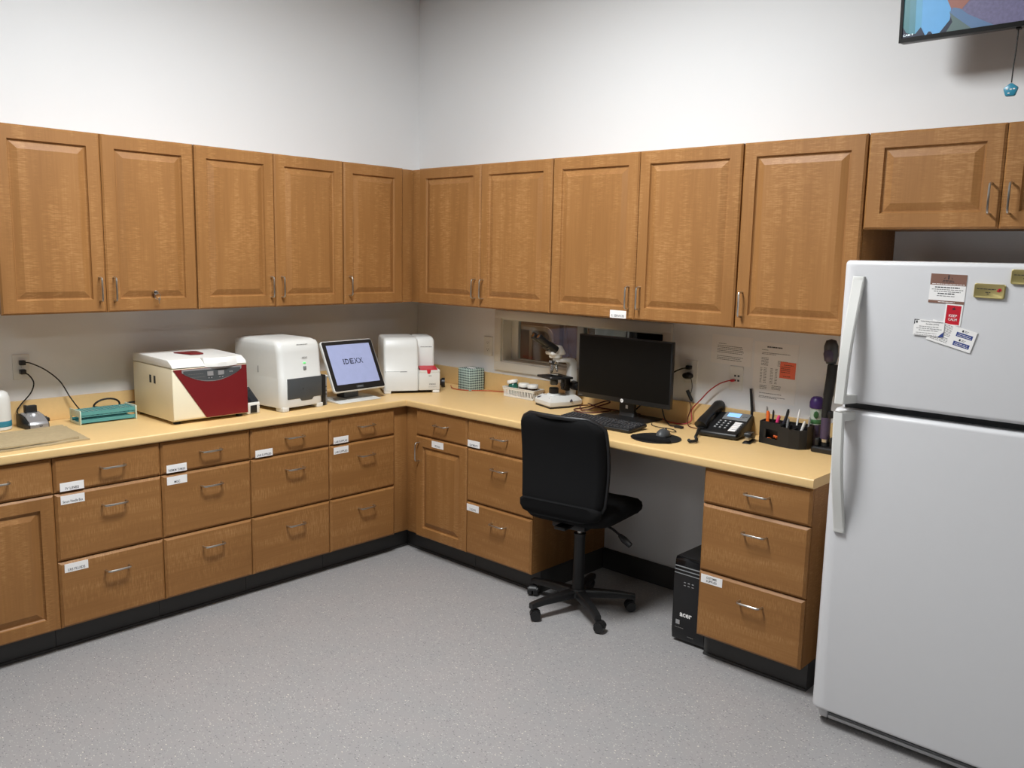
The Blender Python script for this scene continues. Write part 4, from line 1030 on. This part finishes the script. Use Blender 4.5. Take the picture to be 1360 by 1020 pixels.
def pen(label, x, y, dx, dy, L_, r, mt, tip=None, name='pen', z=.0065):
    p0 = OM @ Vector((x, y, z+r)); p1 = OM @ Vector((x+dx, y+dy, math.sqrt(max(1e-4, L_*L_-dx*dx-dy*dy))))
    th = thing(name, label, 'pen', p0, 0, 'pens in the black organizer'); d = (p1-p0).normalized(); Ln = (p1-p0).length
    G(mt).tube([d*0, d*.01, d*(Ln-.012), d*Ln], [r*.5, r, r, r*.6], 9).obj('barrel', th)
    g = G(tip or mt); a = d.orthogonal().normalized()*(r+.0012); g.tube([d*(Ln-.035)+a*.9, d*(Ln-.004)+a], .0013, 5); g.obj('clip', th)
pen('orange highlighter leaning in the left compartment of the organizer', -.088, .02, -.006, .0, .140, .0075, ORANGE, name='highlighter')
pen('silver ballpoint behind the orange highlighter in the organizer', -.096, .03, -.010, .004, .158, .0042, STEEL)
pen('black pen between the two highlighters in the organizer', -.072, .026, .0, .004, .145, .0042, BLACK, STEEL)
pen('pink highlighter leaning right in the left compartment of the organizer', -.066, .016, .028, .0, .130, .0072, PINK, name='highlighter')
pen('blue pen leaning right behind the organizer front wall', -.045, .022, .036, .006, .138, .0042, NAVY)
pen('thick black marker, tallest in the middle of the organizer', -.024, .020, .022, .008, .160, .0062, BLACK, STEEL, name='marker')
pen('grey pen in the middle front compartment of the organizer', .012, -.022, .006, .0, .125, .005, GREYP)
pen('white pen standing upright in the right compartment of the organizer', .035, .016, .016, .006, .165, .0042, PAPER)
pen('white capped pen leaning right at the front of the organizer', .066, -.030, .026, .010, .125, .0058, WHITE)
pen('silver pen at the right end of the organizer', .092, .02, .004, .006, .135, .0042, SILVER)
tb_ = thing('paper_clips', 'orange paper clips in the open window of the organizer', 'clips', OM @ Vector((-.050, -.026, .0062)), 4)
rnd = random.Random(4); g = G(ORANGE)
for k in range(9):
    c = Vector((rnd.uniform(-.020, .03), rnd.uniform(-.006, .008), .004+k*.0035)); a = rnd.uniform(0, 6)
    g.tube([c+Vector((.014*math.cos(q)*math.cos(a)-.004*math.sin(q)*math.sin(a), .008*math.cos(q)*math.sin(a)+.004*math.sin(q)*math.cos(a), .003*math.sin(q+k))) for q in [2*math.pi*j/12 for j in range(13)]], .0022, 5)
o = g.obj('clip_heap', tb_); o['kind'] = 'stuff'
g = G(BLACK); 

# wipes bottle
t = thing('plastic_bottle', 'clear bottle with purple cap and green label behind the pen organizer', 'bottle', (2.752, -.052, Z0))
G(LILAC).lathe([(.001, 0), (.024, 0), (.026, .004), (.0255, .10), (.001, .10)], n=24).obj('lower_body', t)
up_ = G(mat('milky_plastic', (186, 196, 184), .35)).lathe([(.001, .1005), (.0265, .1005), (.0265, .165), (.024, .172), (.001, .172)], n=24).obj('upper_body', t)
G(GREEN).lathe([(.0267, .104), (.0272, .105), (.0272, .122), (.0267, .123)], n=24).obj('green_band', up_)
G(GREEN).prism([(-.012+.011*math.cos(q), .146+.016*math.sin(q)) for q in [2*math.pi*k/14 for k in range(14)]], 'y', -.0285, -.022, b=.001, M=Matrix.Rotation(R(48), 4, 'Z')).obj('leaf_print', up_)
G(PURPLE).lathe([(.001, .1725), (.029, .1725), (.031, .178), (.031, .198), (.027, .214), (.018, .223), (.001, .226)], n=28).obj('cap', t)

# slim dark device in a stand next to the fridge
t = thing('upright_device', 'tall slim dark device in black stand, half hidden by the refrigerator', 'device', (2.872, -.125, Z0))
g = G(BLACK); g.rings([rrect(.085-i_, .050-i_, .012, z, n=3) for i_, z in ((.002, 0), (0, .003), (0, .018), (.006, .024))]); st = g.obj('stand_base', t)
G(BLACK).box(-.076, -.058, -.03, .03, .0245, .058, b=.004).box(-.010, .006, -.03, .03, .0245, .07, b=.004).obj('prong', st)
pth = smooth_path([(-.038, 0, .026), (-.044, 0, .10), (-.046, 0, .18), (-.042, 0, .25), (-.036, 0, .32), (-.033, 0, .38)], 5)
n_ = len(pth); g = G(RUBBER)
g.rings([[Vector((p.x+.018*math.cos(a)*(1.0 if k/n_ < .55 else 1.15), p.y+.022*math.sin(a), p.z)) for a in [2*math.pi*j/16 for j in range(16)]] for k, p in enumerate(pth)]); g.obj('body', t, smooth=60)
g = G(LILAC); g.rings([[Vector((-.043+.0196*math.cos(a), -.002+.0226*math.sin(a), z)) for a in [2*math.pi*j/16 for j in range(16)]] for z in (.058, .075, .135, .15)]); g.obj('panel', t, smooth=60)
g = G(STEEL); g.rings([[Vector((-.040+.019*math.cos(a), -.002+.023*math.sin(a), z)) for a in [2*math.pi*j/16 for j in range(16)]] for z in (.044, .057)]); g.obj('metal_ring', t)
g = G(BLACK); g.lathe([(.001, -.018), (.012, -.014), (.015, 0), (.012, .014), (.001, .018)], c=(-.016, -.022, .168), n=16); g.obj('button_knob', t)
g = G(DGREY); g.lathe([(.001, -.062), (.022, -.055), (.031, -.02), (.031, .02), (.022, .044), (.001, .050)], n=20, sy=.55, M=TR(-.044, 0, .440, 0, -4, 0)); hd = g.obj('head', t, smooth=60)
g = G(LILAC); g.lathe([(.001, -.046), (.019, -.04), (.024, -.01), (.020, .006), (.001, .008)], n=18, sy=.5, M=TR(-.050, -.010, .436, 0, -4, 0)); g.obj('head_panel', hd, smooth=60)
plate(2.792, 1.158, 'white rocker light switch plate beside the refrigerator', 'R', 's')

# papers on the wall
def sheet(label, cx, cz, w_, h_, rot, rows, seed, title=None, y=-.0016):
    g = G(PAPER); M_ = Matrix.Translation((cx, y, cz)) @ Matrix.Rotation(R(90), 4, 'X') @ Matrix.Rotation(R(rot), 4, 'Z')
    g.box(-w_/2, w_/2, -h_/2, h_/2, -.0007, 0)
    for i, (x0, x1, z) in enumerate(rows): dashes(g, [(x0, x1, z)], INKG, I4, .0028, seed+i)
    if title: dashes(g, [title], INK, I4, .006, seed+99)
    o = g.obj('printed_paper'); o.matrix_world = M_; return tag(o, label, 'paper')
rnd = random.Random(5)
sheet('landscape printed paper taped to wall above the data jack', 2.291, 1.282, .2159, .139, -1.2, [(-.07, -.03, .028)]+[(-.075, rnd.uniform(.03, .07), .018-.008*k) for k in range(5)]+[(-.075, rnd.uniform(.05, .065), -.032-.008*k) for k in range(3)], 40)
rws = [(-.07, -.04, .103), (-.068, .07, .09), (-.07, .0, .084)]+[(-.07, -.035, .066-.0068*k) for k in range(6)]+[(.012, .06, .056-.007*k) for k in range(4)]
for c0, c1 in ((-.072, -.062), (-.055, -.04), (-.022, -.008), (.002, .014)): rws += [(c0, c1, .018-.0075*k) for k in range(10)]
rws += [(-.07, -.035, -.065-.007*k) for k in range(3)]+[(-.01, .035, -.062-.007*k) for k in range(3)]+[(-.07, .04, -.10), (-.07, .06, -.115), (-.07, .02, -.121)]
sheet('tall printed paper taped to wall, with a salmon note on it', 2.4106+.108, 1.3361-.1397, .2159, .2794, -.6, rws, 60, title=(-.045, .03, .118))
g = G(STICKY); g.box(-.038, .038, -.038, .038, -.0006, 0)
for k, z in enumerate((.024, .014, .006, -.002, -.010, -.028)): dashes(g, [(-.02 if k in (0, 5) else -.032, .026 if k == 0 else (.012 if k != 5 else .016), z)], INK, I4, .0022, 80+k)
o = g.obj('sticky_note'); o.matrix_world = Matrix.Translation((2.582, -.0034, 1.214)) @ Matrix.Rotation(R(90), 4, 'X') @ Matrix.Rotation(R(-1), 4, 'Z'); tag(o, 'salmon sticky note with handwriting stuck on the tall printed paper', 'sticky note')

# ---------------------------------------------------------------- under the desk
t = thing('desktop_computer', 'black desktop computer tower on floor beside the drawer pedestal', 'computer', (2.437, -.335, .001))
W2, D2, HH = .083, .185, .396
G(BLACK).box(-W2, W2, -D2+.022, D2, .012, HH, b=.003).obj('case', t)
fp = [(-D2+.004, .012), (-D2-.002, .05), (-D2-.003, .30), (-D2+.006, HH-.012), (-D2+.014, HH), (-D2+.0215, HH), (-D2+.0215, .012)]
fr_ = G(GBLACK).prism(fp, 'x', -W2, W2, b=.003).obj('front_panel', t)
for z in (.322, .338, .354): G(GREYP).box(-W2+.003, W2-.003, -D2-.0045, -D2+.01, z, z+.003, b=.001).obj('trim_strip', fr_)
g = G(PAPER); g.text('acer', .062, .018, front(-.012, .135, -D2-.0036), PAPER, bold=.03); g.obj('logo', fr_)
g = G(SILVER); g.box(-.062, -.042, -D2-.0036, -D2, .086, .106); dashes(g, [(-.065, -.02, .072)], INKG, front(0, 0, -D2-.0036), .003, 90); dashes(g, [(0, .03, .04)], INKG, front(0, 0, -D2-.0030), .003, 91)
for k in range(3): g.box(-.03+.02*k, -.02+.02*k, -D2-.0034, -D2, .285, .289); g.box(-.03+.02*k, -.02+.02*k, -D2-.0034, -D2, .272, .275)
g.obj('badges', fr_)
for x in (-.06, .06):
    for y in (-.14, .15): G(RUBBER).cyl((x, y, 0), (x, y, .012), .014, n=12).obj('foot', t)
for i, (lab_, path) in enumerate((('thin black cord hanging under the counter into the computer tower', [(2.37, -.06, CB-.004), (2.375, -.07, .78), (2.40, -.09, .70), (2.41, -.10, .64), (2.35, -.11, .56), (2.36, -.13, .48), (2.42, -.16, .43), (2.44, -.18, .401)]),
     ('thick black cord hanging under the counter behind the pedestal', [(2.38, -.05, CB-.004), (2.39, -.055, .76), (2.43, -.06, .66), (2.48, -.055, .58), (2.51, -.045, .45), (2.51, -.03, .30)]),
     ('second black cord hanging under the counter close to the wall', [(2.42, -.04, CB-.004), (2.43, -.04, .76), (2.46, -.04, .68), (2.49, -.035, .58), (2.50, -.025, .42)]),
     ('black cord hanging nearest the pedestal under the counter', [(2.45, -.05, CB-.004), (2.47, -.055, .74), (2.505, -.06, .64), (2.52, -.06, .52), (2.51, -.075, .42)]))):
    tag(G(RUBBER).tube(smooth_path(path, 6), .0022 if i == 0 else .0032, 6).obj('hanging_cable'), lab_, 'cord')

# ---------------------------------------------------------------- office chair
CXY = (1.836, -.552)
t = thing('office_chair', 'armless black swivel office chair with its back to the room', 'chair', (CXY[0], CXY[1], 0), 9)
g = G(FABRIC); bk = []
for k in range(21):
    q = k/20; z = .548+.447*q
    wv = .219*(1-.30*max(0, (q-.86)/.14)**2.6)*(1-.16*max(0, (.10-q)/.10)**2)*(.965+.055*math.sin(q*math.pi*.9))
    th = .036*(1-.55*max(0, (q-.90)/.10)**2.2)*(1-.4*max(0, (.08-q)/.08)**2)
    yc = -.232-.030*q+.022*math.sin(q*math.pi)
    ring = []
    for p in rrect(wv, th, .030, 0, n=5): ring.append(Vector((p.x, yc+p.y+.055*(p.x/.22)**2, z)))
    bk.append(ring)
g.rings([[v*1 for v in r_] for r_ in bk]); bo = g.obj('backrest', t, smooth=60)
pp = []
for k in range(0, 21):
    r_ = bk[k]; pp.append((min(r_, key=lambda v: v.x), max(r_, key=lambda v: v.x)))
path = [a for a, c in pp] + [Vector((x_, bk[-1][0].y if 0 else -.262+.055*(x_/.22)**2, .996)) for x_ in (-.12, -.06, 0, .06, .12)] + [c for a, c in reversed(pp)]
G(VINYL).tube(path, .011, 8).obj('edge_trim', bo, smooth=60)
# lower back shell sweeping under the backrest
g = G(FABRIC); g.rings([[Vector((p.x, p.y+.03*(p.x/.2)**2, z)) for p in rrect(w_, .034, .028, 0, 0, yc, n=4)] for w_, yc, z in ((.15, -.215, .516), (.200, -.225, .528), (.214, -.230, .550), (.212, -.234, .577), (.19, -.236, .592))]); g.obj('lumbar_shell', t, smooth=60)
def seat_ring(k, z):
    out = []
    for p in rrect(.238*k, .230*k, .09, 0, 0, .030, n=6):
        out.append(Vector((p.x, p.y, z-.030*max(0, (p.y-.12)/.13)**2+.010*(p.x/.235)**2)))
    return out
g = G(FABRIC); g.rings([seat_ring(k, z) for k, z in ((.80, 0.470), (.93, 0.480), (.99, 0.502), (1.0, 0.520), (.985, 0.540), (.92, 0.554), (.75, 0.561), (.35, 0.562))]); g.obj('seat', t, smooth=60)
g = G(BLACK); g.box(-.09, .09, -.12, .13, .434, .469, b=.008); g.box(-.03, .03, -.20, -.10, .450, .468, b=.006); g.obj('mechanism', t)
G(BLACK).tube([(.08, .04, .447), (.16, .03, .430), (.205, .026, .407)], .006, 8).tube([(.20, .026, .409), (.225, .024, .392), (.262, .022, .370)], [.010, .017, .013], 10).obj('height_lever', t)
G(STEEL).cyl((0, 0, .36), (0, 0, .435), .014, n=16).obj('gas_spring', t)
G(BLACK).lathe([(.001, .085), (.036, .085), (.036, .10), (.029, .115), (.027, .37), (.030, .386), (.001, .386)], n=20).obj('column_cover', t)
G(BLACK).lathe([(.001, .070), (.05, .070), (.052, .084), (.040, .108), (.001, .108)], n=24).obj('hub', t)
for k in range(5):
    a = R(184+72*k-9); d = Vector((math.cos(a), math.sin(a), 0)); n_ = Vector((-d.y, d.x, 0)); Z_ = Vector((0, 0, 1))
    g = G(BLACK); rg = []
    for s_, zt, hh, ww in ((.030, .104, .036, .026), (.10, .102, .034, .023), (.20, .096, .028, .019), (.262, .088, .024, .017), (.280, .084, .026, .015)):
        c = d*s_; rg.append([c+n_*ww*.75+Z_*zt, c+n_*ww+Z_*(zt-.008), c+n_*ww+Z_*(zt-hh), c-n_*ww+Z_*(zt-hh), c-n_*ww+Z_*(zt-.008), c-n_*ww*.75+Z_*zt])
    g.rings(rg); leg = g.obj('leg', t)
    c = d*.270; ra = a+R([25, 60, -40, 100, 10][k]); ax = Vector((math.cos(ra), math.sin(ra), 0)); tr = Vector((-ax.y, ax.x, 0)); wc = c+tr*.014+Z_*.0265
    g = G(BLACK); g.cyl(c+Z_*.040, c+Z_*.060, .009, n=10)
    for s_ in (-1, 1): g.cyl(wc+ax*s_*.005, wc+ax*s_*.026, .0255, .0235, 18)
    hood = [wc+tr*(.027*math.cos(q))+Z_*(.029*math.sin(q)) for q in [R(10+16*j) for j in range(11)]]
    g.rings([[p+ax*.018 for p in hood]+[wc+ax*.018-tr*.02+Z_*.006, wc+ax*.018+tr*.02+Z_*.006], [p-ax*.018 for p in hood]+[wc-ax*.018-tr*.02+Z_*.006, wc-ax*.018+tr*.02+Z_*.006]])
    g.obj('caster', leg)

# ---------------------------------------------------------------- television and ornament
TX, TZ, TY = 3.049, 2.538, -.25
t = thing('television', 'wall mounted television showing a camera view, at top right', 'television', (TX, TY, TZ))
t.rotation_euler = (R(3), 0, 0)
TW, TH = .90, .52
G(BLACK).box(0, TW, .003, .045, 0, TH, b=.004).obj('housing', t)
g = G(SCREENOFF)
for b4 in ((0, TW, 0, .016), (0, TW, TH-.012, TH), (0, .011, .016, TH-.012), (TW-.011, TW, .016, TH-.012)): g.box(b4[0], b4[1], -.004, .0028, b4[2], b4[3])
g.obj('bezel', t)
sx0, sx1, sz0, sz1 = .011, TW-.011, .016, TH-.012
FM = front(0, 0, .0015); g = G(TVMAUVE); ly = 0
def poly(pts, mt):
    global ly
    ly += .0002; g.face([(x, z, ly) for x, z in pts], mt, FM)
poly([(sx0, sz0), (sx1, sz0), (sx1, sz1), (sx0, sz1)], TVMAUVE)
poly([(sx0, sz0), (.142, sz0), (.175, .053), (.177, .097), (.159, .135), (.08, .32), (.06, sz1), (sx0, sz1)], TVSKY)
for k, mt in enumerate((TVTEAL, TVTEAL2, TVTEAL3)): poly([(sx0, sz0), (.078-.022*k, sz0), (.070-.022*k, sz1), (sx0, sz1)], mt) if k == 0 else poly([(sx0, sz0), (.078-.022*k, sz0), (.070-.022*k, sz1), (sx0, sz1)], mt)
poly([(.177, .097), (.188, .097), (.213, .087), (.244, .120), (.30, .20), (.36, .36), (.33, sz1), (.06, sz1), (.08, .32), (.159, .135)], TVBROWN)
poly([(.142, sz0), (.197, sz0), (.185, .048), (.181, .075), (.175, .056)], TVDARK)
poly([(.166, sz0), (.252, sz0), (.189, .068), (.173, .083), (.185, .048)], TVOLIVE)
poly([(.173, .084), (.189, .068), (.252, sz0), (.325, sz0), (.237, .066), (.209, .090), (.188, .097)], TVSLATE)
poly([(sx0, sz0), (sx0, .056), (.025, .033), (.040, .028), (.058, .026), (.076, .047), (.092, sz0)], TVDARK)
poly([(.097, sz0), (.105, .027), (.112, .026), (.119, sz0)], TVDARK)
g.text('CAM 9', .036, .0075, FM @ Matrix.Translation((.032, .025, ly+.0003)), TVTEXT, bold=.012)
g.obj('screen', t)
G(DGREY).box(.30, .60, .046, .068, .12, .42, b=.004).obj('mount_bracket', t)
G(DGREY).box(.38, .52, .0685, .228, .22, .32, b=.004).obj('mount_arm', t)
t = thing('hanging_ornament', 'blue glass ornament hanging on a dark cord below the television', 'ornament', (3.442, -.225, 2.328))
G(BLUEORN).prism([(.026*math.cos(R(90+72*k)), .026*math.sin(R(90+72*k))) for k in range(5)], 'y', -.008, .008, b=.005).obj('pentagon_bead', t)
g = G(PAPER)
for x, z in ((-.010, .004), (.002, .002), (.012, .003), (-.004, -.011)): g.box(x-.0035, x+.0035, -.0095, -.007, z-.0022, z+.0022, b=.001)
g.obj('white_marks', t)
G(RUBBER).tube(smooth_path([(0, 0, .026), (.001, .0, .08), (.004, .0, .14), (.006, -.004, .205)], 5), .0024, 6).obj('cord', t)
G(BLACK).box(-.002, .014, -.010, .010, .2045, .214, b=.002).obj('cord_clip', t)
